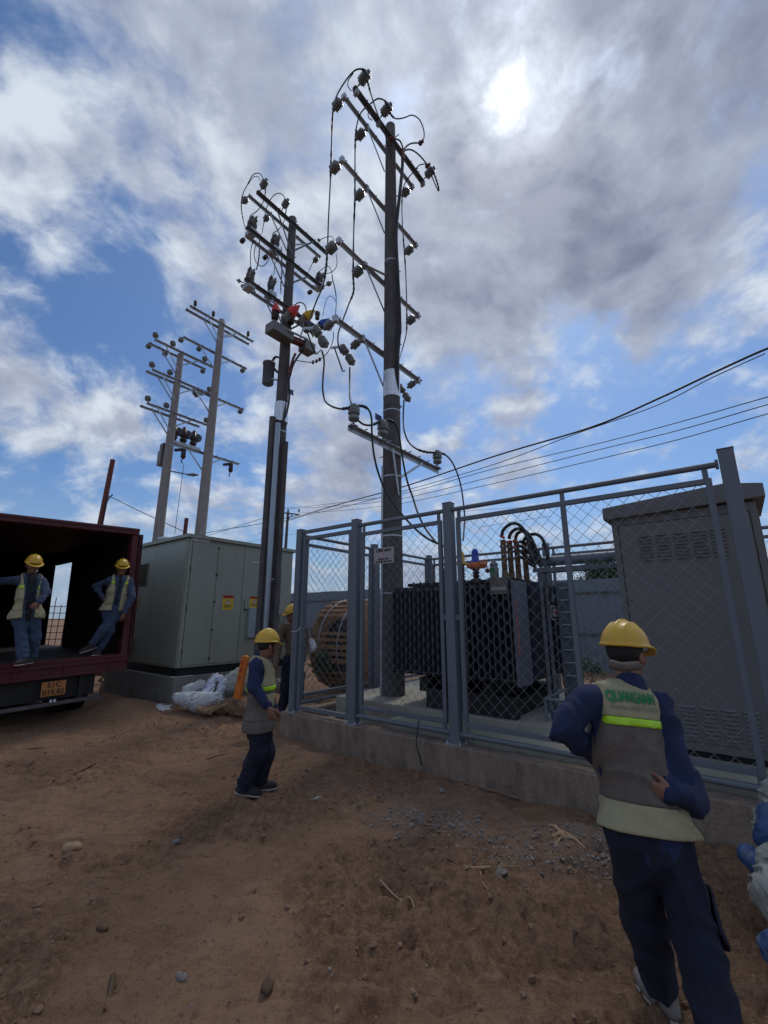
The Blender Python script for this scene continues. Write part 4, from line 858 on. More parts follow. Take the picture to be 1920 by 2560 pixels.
# ------------------------------------------------------------------ implicit surfaces for soft things
def surfnet(fn, lo, hi, h):
    lo = np.array(lo, float); hi = np.array(hi, float); n = np.ceil((hi-lo)/h).astype(int)+1
    xs = [(lo[i]+h*np.arange(n[i])).astype(np.float32) for i in range(3)]
    vals = np.empty(n, np.float32)
    for i in range(0, n[0], 16):
        X, Y, Zg = np.meshgrid(xs[0][i:i+16], xs[1], xs[2], indexing='ij'); vals[i:i+16] = fn(np.stack([X, Y, Zg], -1).reshape(-1, 3)).reshape(X.shape)
    s = vals < 0; c = np.zeros(n-1, int); off = [(a, b, d) for a in (0, 1) for b in (0, 1) for d in (0, 1)]
    sl = lambda A, o: A[o[0]:o[0]+n[0]-1, o[1]:o[1]+n[1]-1, o[2]:o[2]+n[2]-1]
    for o in off: c += sl(s, o)
    act = (c > 0) & (c < 8); idx = -np.ones(n-1, int); idx[act] = np.arange(act.sum())
    acc = np.zeros((act.sum(), 3)); cnt = np.zeros(act.sum())
    for a in off:
        for ax in range(3):
            if a[ax]: continue
            b = list(a); b[ax] = 1; va = sl(vals, a)[act]; vb = sl(vals, b)[act]; m = (va < 0) != (vb < 0)
            t = np.where(m, va/np.where(m, va-vb, 1), 0); p = np.tile(np.array(a, float), (len(t), 1)); p[:, ax] += t
            acc += p*m[:, None]; cnt += m
    v = lo+h*(np.argwhere(act)+acc/np.maximum(cnt, 1)[:, None]); faces = []
    for ax in range(3):
        o1, o2 = [k for k in range(3) if k != ax]; A = [slice(None)]*3; B = [slice(None)]*3; A[ax] = slice(0, -1); B[ax] = slice(1, None)
        A[o1] = B[o1] = slice(1, n[o1]-1); A[o2] = B[o2] = slice(1, n[o2]-1)
        e0 = s[tuple(A)]; e1 = s[tuple(B)]; w = np.argwhere(e0 != e1); flip = e0[e0 != e1]
        if not len(w): continue
        g = w.copy(); g[:, o1] += 1; g[:, o2] += 1; q = []
        for (d1, d2) in ((-1, -1), (0, -1), (0, 0), (-1, 0)):
            k = g.copy(); k[:, o1] += d1; k[:, o2] += d2; q.append(idx[k[:, 0], k[:, 1], k[:, 2]])
        q = np.stack(q, 1)
        if ax == 1: flip = ~flip
        q[~flip] = q[~flip][:, ::-1]; faces.append(q)
    f = np.concatenate(faces); return v, f[(f >= 0).all(1)]
def sdf_obj(name, fn, lo, hi, h, m, parent): v, f = surfnet(fn, lo, hi, h); return npbuild(name, v, f, M_[m] if isinstance(m, str) else m, parent)
def cone(p, a, b, ra, rb):
    a = np.array(a, np.float32); b = np.array(b, np.float32); ba = b-a; pa = p-a; h = np.clip(pa@ba/max(ba@ba, 1e-9), 0, 1)
    return np.linalg.norm(pa-h[:, None]*ba, axis=1)-(ra+(rb-ra)*h)
def ell(p, c, r, R=None):
    q = p-np.array(c, np.float32)
    if R is not None: q = q@np.array(R, np.float32).T          # rows of R: local axes
    r = np.array(r, np.float32); k0 = np.linalg.norm(q/r, axis=1); k1 = np.linalg.norm(q/(r*r), axis=1); return k0*(k0-1)/np.maximum(k1, 1e-6)
def smin(a, b, k):
    h = np.clip(.5+.5*(b-a)/k, 0, 1); return b*(1-h)+a*h-k*h*(1-h)
def smax(a, b, k): return -smin(-a, -b, k)
def folds(p, sc, seed=0, amp=1.0):
    rg = np.random.RandomState(seed); q = p*sc; s = 0
    for i in range(5):
        k = rg.normal(0, 1, (3,)); k /= np.linalg.norm(k); s = s+np.sin(q@k.astype(np.float32)*(1+.7*i)+rg.uniform(0, 6)+1.6*np.sin(q@rg.normal(0, .5, 3).astype(np.float32)))/(1+.5*i)
    return s*amp/2.6
def crease(p, sc, sd, am):          # narrow pulled folds: sharp ridges of warped waves
    rg = np.random.RandomState(sd); q = p*sc; s = 0
    for i in range(4):
        k = rg.normal(0, 1, 3)*np.array([1, 1, .7]); k /= np.linalg.norm(k); w = rg.normal(0, .8, 3).astype(np.float32)
        ph = q@k.astype(np.float32)*(1+.55*i)+1.9*np.sin(q@w+i)+rg.uniform(0, 6); s = s+(np.abs(np.sin(ph))**.7-.6)*np.clip(np.sin(q@w[::-1]*.6+2*i)+.25, 0, 1)/(1+.3*i)
    return s*am
def sack(name, parts, m, label, cat='sack', h=.02, amp=.012, sc=16, k=.06, seed=1, cut=None, parent=None):
    lo = np.min([np.minimum(np.array(a)-max(ra, rb), np.array(b)-max(ra, rb)) for a, b, ra, rb in parts], 0)-.06
    hi = np.max([np.maximum(np.array(a)+max(ra, rb), np.array(b)+max(ra, rb)) for a, b, ra, rb in parts], 0)+.06
    def fn(p):
        d = None
        for a, b, ra, rb in parts:
            e = cone(p, a, b, ra, rb); d = e if d is None else smin(d, e, k)
        d = d+folds(p, sc, seed, amp*.8)+crease(p, sc*.9, seed+3, amp*2.2)
        if cut is not None: d = np.maximum(d, cut(p))
        return d
    o = sdf_obj(name, fn, lo, hi, h, m, parent)
    return tag(o, label, cat) if not parent else o

# ------------------------------------------------------------------ kiosk substation (green grey cabinet at the left)
KC = np.array([-4.15, 9.24])
def K3(s, d, z): return np.array([KC[0]+V2[0]*s-U2[0]*d, KC[1]+V2[1]*s-U2[1]*d, z])
def kbox(mb, s0, s1, d0, d1, z0, z1): return mb.obox(K3((s0+s1)/2, (d0+d1)/2, (z0+z1)/2), V*(s1-s0)/2, U*(d1-d0)/2, Z*(z1-z0)/2)
ks = lambda x, y: onp(x, y, KC, V2)[:2]; kd = lambda x, y: onp(x, y, KC, -U2)[:2]
kt = thing('kiosk_cabinet', K3(0, 0, 0), 'large pale green grey substation kiosk with warning labels on its doors', 'electrical cabinet')
SE, DE = 2.85, 3.3
kbox(MB(), -.06, SE+.05, -.06, DE, -.1, .57).build('concrete_plinth', M_['plinth'], kt, .008)
kbox(MB(), .05, SE-.05, .05, DE-.05, .5702, .735).build('base_frame', M_['black'], kt)
kbox(MB(), .0, SE, .0, DE, .7352, 3.40).build('body', M_['kiosk'], kt, .006)
rf = MB(); kbox(rf, -.07, SE+.09, -.07, DE, 3.4003, 3.475)
rf.add([K3(-.07, -.07, 3.4755), K3(SE+.09, -.07, 3.4755), K3(SE+.09, DE, 3.4755), K3(-.07, DE, 3.4755), K3(SE/2, DE/2, 3.56)], [(0, 4, 1), (1, 4, 2), (2, 4, 3), (3, 4, 0)])
rf.build('roof', M_['kiosk'], kt, .006)
def kdoor(s0, s1, z0=.78, z1=3.34):
    d = kbox(MB(), s0+.006, s1-.006, -.016, -.0005, z0, z1).build('door', M_['kiosk'], kt, .004)
    kbox(MB(), s0-.004, s0+.004, -.004, -.0002, z0, z1).build('door_gap_shade', M_['black'], d); return d  # black strip stands in for the shade inside the gap
sA, sB = ks(551, 1355)[0], ks(616, 1365)[0]
kbox(MB(), .0, .075, -.02, -.0005, .745, 3.39).build('corner_post', M_['kiosk'], kt, .004)
d1 = kdoor(.085, sA); d2 = kdoor(sA, sB); d3 = kdoor(sB, (sB+SE)/2+.12); d4 = kdoor((sB+SE)/2+.12, SE-.03)
for y in (1372, 1437, 1504, 1574, 1646):
    t_ = (y-1355)/(1664-1355); x = 551+(522-551)*t_; s, z = ks(x, y)
    MB().lathe(K3(sA, -.016, z), U, [(0, .022), (.014, .022), (.02, .012)], 12).build('quarter_lock', M_['black'], d1)
for z in (1.05, 1.9, 2.75): MB().tube([K3(.08, -.022, z-.05), K3(.08, -.022, z+.05)], .011, 8).build('hinge', M_['black'], d1)
sH, zH = ks(611, 1512); kbox(MB(), sH+.02, sH+.075, -.05, -.0165, zH-.10, zH+.12).build('door_handle', M_['kiosk'], d3, .008)
kbox(MB(), sH+.02, sH+.07, -.055, -.0165, zH-.125, zH-.101).build('lock', M_['black'], d3)
def warn_label(x0, x1, y0, y1, par):
    s0, z1 = ks(x0, y0); s1, z0 = ks(x1, y1); w = s1-s0; h_ = z1-z0; b = kbox(MB(), s0, s1, -.0185, -.0165, z0, z1).build('warning_label', M_['yellow'], par)
    kbox(MB(), s0, s1, -.0205, -.0187, z1-h_*.2, z1).build('header', M_['red'], b)
    c = K3((s0+s1)/2, -.0207, (z0+z1)/2); mb = MB()
    mb.add([c+V*x*w+Z*(y*h_) for x, y in ((-.30, -.10), (.30, -.10), (0, .24))], [(0, 1, 2)]); mb.build('triangle', M_['red'], b)
    mb = MB(); mb.add([c-(-U)*0+U*.001+V*x*w+Z*(y*h_) for x, y in ((-.23, -.07), (.23, -.07), (0, .19))], [(0, 1, 2)]); mb.build('triangle_field', M_['white'], b)
    mb = MB(); mb.add([c+U*.002+V*x*w+Z*(y*h_) for x, y in ((-.02, .14), (-.08, .02), (-.01, .03), (-.05, -.06), (.08, .06), (.01, .05), (.06, .14))], [(0, 1, 2, 5, 6), (2, 3, 4, 5)])
    for k in range(3): mb.add([c+U*.002+V*x*w+Z*((-.19-.07*k+y)*h_) for x, y in ((-.36, 0), (.36-.1*(k == 2), 0), (.36-.1*(k == 2), .025), (-.36, .025))], [(0, 1, 2, 3)])
    put_text(mb, 'DANGER', h_*.13, K3((s0+s1)/2+.03*w, -.0212, z1-h_*.1), V, Z, extrude=.0004); mb.build('print', M_['ink'], b); return b
warn_label(560, 584, 1488, 1525, d2); warn_label(627, 648, 1491, 1520, d3)
s0, z1 = ks(622, 1520); s1, z0 = ks(640, 1593); kbox(MB(), s0, s1, -.10, -.018, z0, z1).build('document_box', mat('pale blue grey plate', (.30, .36, .38), .4), d3, .004)
s0, z1 = ks(482, 1345); s1, z0 = ks(526, 1357); lb = kbox(MB(), s0, s1, -.019, -.0165, z0, z1).build('name_plate', M_['white'], d1)
mb = MB(); put_text(mb, 'RING MAIN UNIT', (z1-z0)*.42, K3((s0+s1)/2, -.0195, (z0+z1)/2), V, Z, extrude=.0004); mb.build('lettering', M_['ink'], lb)
sX, zX = ks(701, 1480); kbox(MB(), sX, sX+.02, -.02, -.0165, zX-.35, zX+.55).build('edge_bar', M_['black'], d4)
sX, zX = ks(703, 1545); MB().tube([K3(sX-.08, -.05, zX+.07), K3(sX+.10, -.05, zX+.08), K3(sX+.09, -.05, zX-.13), K3(sX-.05, -.05, zX-.13), K3(sX-.08, -.05, zX+.07)], .009, 6).build('grab_ring', M_['black'], d4)
# left face: two doors, louvres, label
def kside(d0, d1):
    q = kbox(MB(), -.016, -.0005, d0+.006, d1-.006, .78, 3.34).build('side_door', M_['kiosk'], kt, .004); kbox(MB(), -.004, -.0002, d1-.004, d1+.004, .78, 3.34).build('door_gap_shade', M_['black'], q); return q  # black strip again painted in as gap shade
dA = kd(400, 1355)[0]; q1 = kside(.085, dA); q2 = kside(dA, 2.4)
kbox(MB(), -.02, -.0005, 0.001, .075, .745, 3.39).build('corner_post', M_['kiosk'], kt, .004)
mb = MB(); (da, za), (db, zb_) = kd(374, 1412), kd(356, 1463)
for i in range(9):
    z = za+(zb_-za)*i/8; mb.obox(K3(-.03, (da+db)/2+.06, z), U*.26, V*.016+Z*.0, V*-.010+Z*.012)
mb.build('louvre', M_['kiosk'], q2); kbox(MB(), -.0175, -.0163, (da+db)/2-.21, (da+db)/2+.33, zb_-.03, za+.03).build('vent_shade_plate', M_['black'], q2)  # black plate stands in for the shade behind the slats
mb = MB(); (da, za), (db, zb_) = kd(342, 1597), kd(332, 1640)
for i in range(7):
    z = za+(zb_-za)*i/6; mb.obox(K3(-.03, (da+db)/2+.05, z), U*.24, V*.016, V*-.010+Z*.012)
mb.build('louvre', M_['kiosk'], q2)
(d0_, z1), (d1_, z0) = kd(357, 1490), kd(349, 1525); kbox(MB(), -.0185, -.0165, d0_, d0_+.22, z0, z1).build('warning_label', mat('dull yellow label', (.30, .22, .05), .5), q2)
pa = MB(); c = K3(.0, -.06, .578); pa.obox(K3(.16, .02, .5735), V*.22+U*.04, U*.07, Z*.0015); tag(pa.build('paper_sheet', M_['white']), 'white sheet of paper lying on the kiosk plinth corner', 'paper')
rb = MB(); q = atY(327, 1334, 0+KC[1]+1.2); rb.lathe(K3(.12, 1.35, 3.50), Z, [(0, .16), (.05, .18), (.09, .05)], 14); tag(rb.build('roof_bag', M_['white']), 'small white bundle lying on the kiosk roof edge', 'bundle')

# white sacks and spoil at the kiosk plinth
def gk(x, y, z): return gz(x, y, z)
def pY(x, y, Y): return atY(x, y, Y)
sack('sack', [(pY(448, 1745, 8.55), pY(500, 1755, 8.5), .10, .17), (pY(500, 1755, 8.5), pY(540, 1748, 8.5), .17, .13), (pY(470, 1725, 8.65), pY(505, 1712, 8.75), .09, .09)], 'sackw', 'white woven sack slumped on the sand at the kiosk plinth, leftmost of the heap', h=.016, amp=.014, sc=22)
sack('plastic_sheet', [(pY(520, 1735, 8.8), pY(540, 1690, 9.0), .13, .05), (pY(540, 1690, 9.0), pY(557, 1700, 9.0), .05, .08), (pY(550, 1745, 8.75), pY(565, 1705, 8.9), .10, .08)], mat('bluish white film', (.50, .52, .62), .45, 0, .06), 'crumpled bluish white plastic sheet standing between the two sacks', 'plastic sheet', h=.014, amp=.024, sc=26, k=.03, seed=4)
sack('sack', [(pY(575, 1715, 9.0), pY(612, 1700, 9.0), .20, .24), (pY(612, 1700, 9.0), pY(640, 1705, 9.0), .24, .18)], mat('dusty grey sack', (.38, .38, .35), .8, 0, .12, 7, .3, 160), 'dusty grey white sack behind the walking man, rightmost of the heap', h=.02, amp=.014, sc=20, seed=6)
sack('earth_heap', [(pY(520, 1775, 8.4), pY(585, 1765, 8.4), .09, .12), (pY(585, 1765, 8.4), pY(620, 1775, 8.4), .12, .14)], 'clod', 'low heap of brown earth in front of the white sacks', 'heap', h=.016, amp=.022, sc=30, seed=9)
sack('film_scrap', [(pY(500, 1772, 8.25), pY(528, 1778, 8.22), .05, .06), (pY(528, 1778, 8.22), pY(575, 1758, 8.3), .035, .02)], 'dry', 'crumpled strip of clear film on the earth heap', 'film', h=.01, amp=.018, sc=60, seed=3)
sack('rubble_bag', [(pY(698, 1705, 8.9), pY(700, 1722, 8.85), .07, .08)], 'stone', 'small bag of pale rubble between the walking man and the corner post', 'bag', h=.012, amp=.02, sc=50, seed=8)
om = thing('cable_marker', atY(612, 1800, 8.3), 'orange cable marker post with dark letters half hidden behind the walking man', 'marker post')
q0 = atY(606, 1697, 8.3); q1 = atY(617, 1642, 8.3); wv = np.array([.075, .0, 0]); ax = (q1-q0)/np.linalg.norm(q1-q0)
base = q0-ax*.34; mb = MB().obox((base+q1)/2, ax*np.linalg.norm(q1-base)/2, np.array([.062, -.02, 0]), np.array([.02, .062, 0])*.6); mb.build('post', M_['orange'], om, .012)
mb = MB(); r_ = np.array([.95, -.30, 0]); 
for i, ch in enumerate('CÁP'): put_text(mb, ch, .10, q1-ax*(.10+.13*i)+np.array([-.018, -.052, 0]), r_, ax, extrude=.001, bold=.002)
mb.build('lettering', M_['red'], om)
MB().lathe(q1, ax, [(0, .06), (.02, .05), (.03, .02)], 10).build('top_cap', M_['orange'], om)

# ------------------------------------------------------------------ lorry with open container body
RC = np.array([-4.59, 8.2, 1.1]); RO = math.radians(2.0)
vs_, zs_, ws_ = V*math.cos(RO)+Z*math.sin(RO), Z*math.cos(RO)-V*math.sin(RO), -U
def T3(s, d, z): return RC+vs_*s+ws_*d+zs_*(z-1.1)
def tbox(mb, s0, s1, d0, d1, z0, z1): return mb.obox(T3((s0+s1)/2, (d0+d1)/2, (z0+z1)/2), vs_*(s1-s0)/2, ws_*(d1-d0)/2, zs_*(z1-z0)/2)
lt = thing('lorry', (RC[0], RC[1], 0), 'dark maroon lorry with its container body open at the rear', 'lorry')
W = 2.5; Dp = 6.0; zt_, zf = 3.34, 1.1
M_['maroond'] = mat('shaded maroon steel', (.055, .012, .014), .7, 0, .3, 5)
mb = MB()
def cwall(s, a, b, z0, z1, sgn):                 # corrugated steel wall
    n = int((b-a)/.11); pts = []; 
    for i in range(n+1):
        o = (.0, .03, .03, .0)[i % 4]; pts.append((s+sgn*o, a+(b-a)*i/n))
    vs = [T3(p[0]+sgn*k, p[1], z) for k in (0, .006) for z in (z0, z1) for p in pts]; m = n+1; fs = []
    for i in range(n): fs += [(i, i+1, m+i+1, m+i), (2*m+i, 3*m+i, 3*m+i+1, 2*m+i+1)]
    fs += [(0, m, 3*m, 2*m), (n, 2*m+n, 3*m+n, m+n)]
    mb.add(vs, fs)
dS0, dS1 = 3.36, 4.42
cwall(-.06, .07, dS0, zf-.04, zt_-.09, 1); cwall(-.06, dS1, Dp, zf-.04, zt_-.09, 1); tbox(mb, -.06, -.02, dS0-.01, dS1+.01, 2.99, zt_-.09)
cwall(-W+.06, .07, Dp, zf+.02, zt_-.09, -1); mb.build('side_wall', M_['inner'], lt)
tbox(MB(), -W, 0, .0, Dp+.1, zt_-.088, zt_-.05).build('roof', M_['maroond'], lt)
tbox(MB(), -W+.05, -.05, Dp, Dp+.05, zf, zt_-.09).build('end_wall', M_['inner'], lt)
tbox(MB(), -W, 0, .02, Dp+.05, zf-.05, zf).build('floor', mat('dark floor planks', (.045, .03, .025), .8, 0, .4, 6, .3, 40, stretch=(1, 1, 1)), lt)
tbox(MB(), -.11, .0, -.04, .12, zf-.02, zt_-.10).build('corner_post', M_['maroon'], lt, .008)
tbox(MB(), -W, -W+.11, -.04, .12, zf-.02, zt_-.10).build('corner_post', M_['maroon'], lt, .008)
hd = MB(); tbox(hd, -W, 0, -.06, .12, zt_-.098, zt_+.02); tbox(hd, -W, 0, -.075, -.062, zt_-.03, zt_+.005)
for i in range(9): tbox(hd, -W+.15+i*.28, -W+.19+i*.28, -.07, -.0605, zt_-.09, zt_-.04)
hd.build('header_beam', M_['maroon'], lt, .006)
sb = MB(); tbox(sb, -W, .0, -.06, .10, .83, zf-.052); tbox(sb, -W, .0, -.085, -.062, .99, zf-.07); tbox(sb, -W, 0, -.085, -.062, .835, .87); tbox(sb, -W, 0, -.05, .05, zf-.05, zf+.012)
for s in (-2.2, -1.6, -.95, -.30): tbox(sb, s, s+.05, -.078, -.0615, .87, .99)
sb.build('rear_sill', M_['maroon'], lt, .006)
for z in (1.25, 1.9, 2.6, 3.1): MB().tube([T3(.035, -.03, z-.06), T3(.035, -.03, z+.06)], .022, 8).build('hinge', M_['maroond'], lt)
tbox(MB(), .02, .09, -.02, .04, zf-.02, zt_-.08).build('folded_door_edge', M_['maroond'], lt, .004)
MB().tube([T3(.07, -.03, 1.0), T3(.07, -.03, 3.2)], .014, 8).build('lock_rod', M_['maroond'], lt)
tbox(MB(), -W+.1, -.45, .05, .12, .50, .829).build('mud_flap_panel', M_['black'], lt)
bp = MB(); tbox(bp, -W, -.36, -.10, -.02, .425, .475); bp.build('bumper_bar', M_['pole'], lt, .006)
for s in (-2.0, -.7): tbox(MB(), s, s+.08, -.02, .10, .43, .83).build('bumper_bracket', M_['black'], lt)
tbox(MB(), -2.2, -.3, 2.4, Dp-.5, .22, .74).build('long_shade_block', M_['black'], lt)  # added box that blocks light under the lorry
tbox(MB(), -1.7, -.8, .3, 1.1, .50, .74).build('rear_shade_block', M_['black'], lt)  # another added box, keeps the ground under the tail dark
for s in (-1.9, -.75): tbox(MB(), s, s+.10, .2, Dp, .75, 1.045).build('chassis_rail', M_['black'], lt)
MB().tube([T3(-2.3, 1.7, .50), T3(-.2, 1.7, .50)], .07, 10).build('axle', M_['black'], lt)
M_['tyre'] = mat('dusty tyre', (.025, .022, .02), .9, 0, .3, 8)
for s in (-2.32, -2.02, -.62, -.32):
    w = MB().lathe(T3(s, 1.7, .50), vs_, [(-.02, .30), (0, .44), (.03, .50), (.12, .50), (.20, .50), (.23, .44), (.25, .30)], 26).build('tyre', M_['tyre'], lt); MB().lathe(T3(s+.02, 1.7, .50), vs_, [(0, .10), (.02, .29), (.2, .29), (.21, .10)], 18).build('rim', M_['maroond'], w)
np_ = MB(); tbox(np_, -1.225, -.905, -.105, -.095, .575, .79); npo = np_.build('number_plate', mat('dirty amber plate', (.42, .17, .045), .5, 0, .2, 12), lt, .004)
mb = MB(); c = T3(-1.065, -.1055, .735); put_text(mb, '51C', .105, c, vs_, zs_, extrude=.001, bold=.0025); put_text(mb, '010.82', .105, c-zs_*.105, vs_, zs_, extrude=.001, bold=.0025); mb.build('lettering', M_['ink'], npo)
for s in (-1.0, -.95): tbox(MB(), s-.1, s-.07, -.12, -.10, .48, .52).build('lamp_bracket', M_['white'], lt)
mb = MB(); mb.tube([T3(-.40, .0, .80), T3(-.34, -.03, .76), T3(-.40, -.02, .70), T3(-.33, -.02, .66), T3(-.36, -.02, .56), T3(-.34, 0, .48)], .03, 6); mb.build('torn_wiring', M_['bark'], lt)
# load: dark chest against the left inside
tbox(MB(), -2.38, -1.75, .9, 1.6, zf+.0, zf+.75).build('tool_chest', M_['black'], None, .01); tag(bpy.data.objects['tool_chest'], 'dark chest standing in the lorry body behind the left worker', 'chest')
# reinforcement cage fence seen through the side opening
rc = MB(); P0 = np.array([-12.6, 13.2, 0]); P1 = np.array([-9.6, 16.2, 0])
for i in range(26): q = P0+(P1-P0)*i/25; rc.tube([q, q+Z*(2.15+.12*((i*7) % 3))], .013, 5, cap=False)
for j in range(10): rc.tube([P0+Z*(.2+.21*j), P1+Z*(.2+.21*j)], .013, 5, cap=False)
tag(rc.build('rebar_mesh', M_['redd']), 'rusty reinforcement mesh standing beyond the lorry side opening', 'rebar mesh')
hp = sack('spoil_heap', [(np.array([-11.2, 12.6, .0]), np.array([-8.9, 14.6, .0]), .7, .6)], 'clod', 'pale spoil heap outside beyond the lorry side opening', 'heap', h=.07, amp=.1, sc=4, seed=2)

# ------------------------------------------------------------------ transformer
tt = thing('transformer', E(2.45, 1.4, .95), 'dark blue grey oil transformer with cooling fins behind the fence', 'transformer')
MB().ebox(1.85, 3.22, .80, 2.65, .93, 2.17).build('tank', M_['trafo'], tt, .01)
lid = MB().ebox(1.72, 3.36, .66, 2.78, 2.171, 2.215)
for s in np.arange(1.8, 3.3, .12): lid.lathe(E(s, .70, 2.216), Z, [(0, .014), (.02, .014)], 6)
lid.build('lid', M_['black'], tt, .004)
def fin_panel(fs, name):
    mb = MB()
    for (a, b) in fs: mb.beam(a, b, .012, 1.19)
    return mb
zc_ = 1.565
mb = MB()
for s in np.arange(1.56, 3.36, .074): mb.ebox(s, s+.016, .50, .80, .97, 2.15)
mb.ebox(1.56, 3.37, .497, .515, 2.10, 2.115); mb.ebox(1.56, 3.37, .497, .515, 1.0, 1.012); mb.build('front_fins', M_['trafo'], tt)
mb = MB()
for d in np.arange(1.0, 1.50, .06): mb.ebox(3.22, 3.46, d, d+.014, .97, 2.15)
for d in np.arange(1.9, 2.75, .06): mb.ebox(3.22, 3.50, d, d+.014, .97, 2.15)
mb.build('side_fins', M_['trafo'], tt)
mb = MB()
for d in np.arange(.9, 2.1, .06): mb.ebox(1.58, 1.85, d, d+.014, .97, 2.15)
mb.build('left_fins', M_['trafo'], tt)
MB().ebox(3.375, 3.42, .50, .93, .93, 2.17).build('corner_channel', M_['channel'], tt, .012)
MB().ebox(3.23, 3.30, 1.55, 1.85, .93, 2.15).build('side_plate', M_['trafo'], tt, .01)
for s in (2.0, 2.95): MB().ebox(s-.07, s+.07, .62, 2.2, .75, .929).build('skid', M_['black'], tt)
MB().ebox(2.05, 3.3, .60, .72, .552, .80).build('plinth_beam', M_['black'], tt); MB().ebox(1.95, 3.35, 1.9, 2.05, .552, .80).build('plinth_beam', M_['black'], tt)
MB().ebox(1.98, 2.12, .73, 1.89, .552, .745).build('plinth_beam', M_['black'], tt); MB().ebox(3.1, 3.24, .73, 1.89, .552, .745).build('plinth_beam', M_['black'], tt)
EF = lambda x, y, d: onp(x, y, E(0, d), U2)
sa, za, _ = EF(1228, 1445, .49); sb_, zb2, _ = EF(1274, 1485, .49)
pp_ = MB().ebox(sa, sb_, .470, .490, zb2, za).build('rating_plate', mat('grimy plate', (.13, .115, .11), .5, 0, .3, 10), tt, .003)
MB().ebox(sa+.02, sb_-.02, .464, .469, zb2+.05, zb2+.09).build('plate_strip', M_['signw'], pp_)
c = onp(1296, 1570, E(3.42, 0), V2)[2]; mb = MB(); put_text(mb, 'KVA0909HXXM', .085, c+U*.004+V*.02, -Z, -V, extrude=.001, spacing=1.15, bold=.002); mb.build('stencilled_code', mat('pink paint', (.52, .17, .14), .6), tt)
# maker's badge on a bracket at the side
g0 = onp(1389, 1532, E(3.47, 0), V2); c = E(3.47, g0[0], g0[1]) if False else g0[2]
def rrect(mb, c, r, u, w, h, k, off): 
    n = np.cross(r, u); pts = []
    for (sx, sy) in ((1, 1), (-1, 1), (-1, -1), (1, -1)):
        a0 = {(1, 1): 0, (-1, 1): 90, (-1, -1): 180, (1, -1): 270}[(sx, sy)]
        for a in range(0, 91, 30): t = math.radians(a0+a); pts.append((sx*(w-k)+k*math.cos(t), sy*(h-k)+k*math.sin(t)))
    m = len(pts); vs = [c+r*x+u*y+n*(off+o) for o in (0, .005) for x, y in pts]
    mb.add(vs, [tuple(reversed(range(m))), tuple(m+i for i in range(m))]+[(i, (i+1) % m, m+(i+1) % m, m+i) for i in range(m)]); return mb
bd = rrect(MB(), c, V, Z, .16, .10, .05, 0.0).build('badge', M_['signw'], tt)
rrect(MB(), c, V, Z, .135, .078, .04, .0055).build('badge_ring', M_['black'], bd); rrect(MB(), c, V, Z, .105, .055, .03, .011).build('badge_field', M_['signw'], bd)
mb = MB(); put_text(mb, 'THIBI', .07, c+U*.017, V, Z, extrude=.0008, bold=.001); mb.build('lettering', M_['red'], bd)
MB().obox(c-Z*.45, V*.008, U*.008, Z*.35).obox(c+Z*.40, V*.008, U*.008, Z*.30).build('badge_strap', M_['fence'], tt)
g1 = onp(1385, 1495, E(3.48, 0), V2)[2]; MB().obox(g1, V*.045, U*.01, Z*.06).build('dial', M_['fence'], tt)
# bushings on the lid
def on_top(x, y, d=1.35): return EF(x, y, d)[2]
for (x, y, cc) in ((1115, 1400, None), (1155, 1378, 'capy'), (1190, 1372, 'blue')):
    q = on_top(x, y, 1.2); b0 = np.array([q[0], q[1], 2.216]); H = q[2]-2.216; n = 6
    pf = [(0, .07), (.03, .07), (.035, .05)]
    st = (H*.62-.04)/n
    for i in range(n): z0 = .04+i*st; pf += [(z0, .038), (z0+st*.5, .062), (z0+st*.8, .038)]
    o = MB().lathe(b0, Z, pf+[(H*.66, .03)], 14).build('bushing', M_['porcd'], tt)
    if cc: MB().lathe(b0+Z*H*.58, Z, [(0, .085), (.02, .085), (.05, .055), (H*.30, .052), (H*.36, .045), (H*.42, .02)], 16).build('cap', M_[cc], o)
sack('glove_heap', [(on_top(1178, 1415, .95), on_top(1214, 1412, .95), .045, .045)], mat('orange and red rag', (.62, .17, .03), .7, 0, .5, 30), 'orange and red work gloves lying on the transformer lid', 'gloves', h=.009, amp=.02, sc=60, seed=5)
q = on_top(1238, 1420, 1.0); b0 = np.array([q[0], q[1], 2.216])
vz = MB().lathe(b0, Z, [(0, .04), (.02, .05), (.05, .062), (.17, .062), (.20, .05), (.21, .05), (.215, .058), (.24, .055), (.27, .025), (.30, .022)], 16).build('relief_valve', M_['porc'], tt)
MB().lathe(b0-U*.06+Z*.15, -U, [(0, .025), (.04, .035), (.06, .03)], 10).build('spout', M_['brass'], vz); MB().obox(b0+Z*.13-V*.062+U*.01, U*.022, V*.002, Z*.045).build('sticker', M_['green'], vz)
# low voltage flags, boots and cables
Zm = lambda x, y: (1200+x/4.608, 1280+y/4.608)
def TZ(x, y, d=1.2): return EF(*Zm(x, y), d)[2]
for i, (x, y) in enumerate(((275, 450), (350, 460), (430, 470), (520, 490))):
    d = 1.05+.16*i; a = TZ(x, y-130, d); b_ = TZ(x+25, 620, d); b_[2] = 2.315; b_[:2] = (a[:2]+b_[:2])/2; a[:2] = b_[:2]; o = MB().obox((a+b_)/2, U*.038, V*.01, Z*(a[2]-b_[2])/2).build('terminal_flag', M_['brass'], tt, .003)
    for k in (.2, .45): MB().lathe(a-Z*(a[2]-b_[2])*k-V*.01, -V, [(0, .016), (.012, .016), (.013, .008), (.03, .008)], 6).build('bolt', M_['steel'], o)
    MB().lathe(np.array([b_[0], b_[1], 2.216]), Z, [(0, .06), (.03, .06), (.04, .045), (.11, .045), (.12, .03)], 12).build('bushing', M_['brass'], tt)
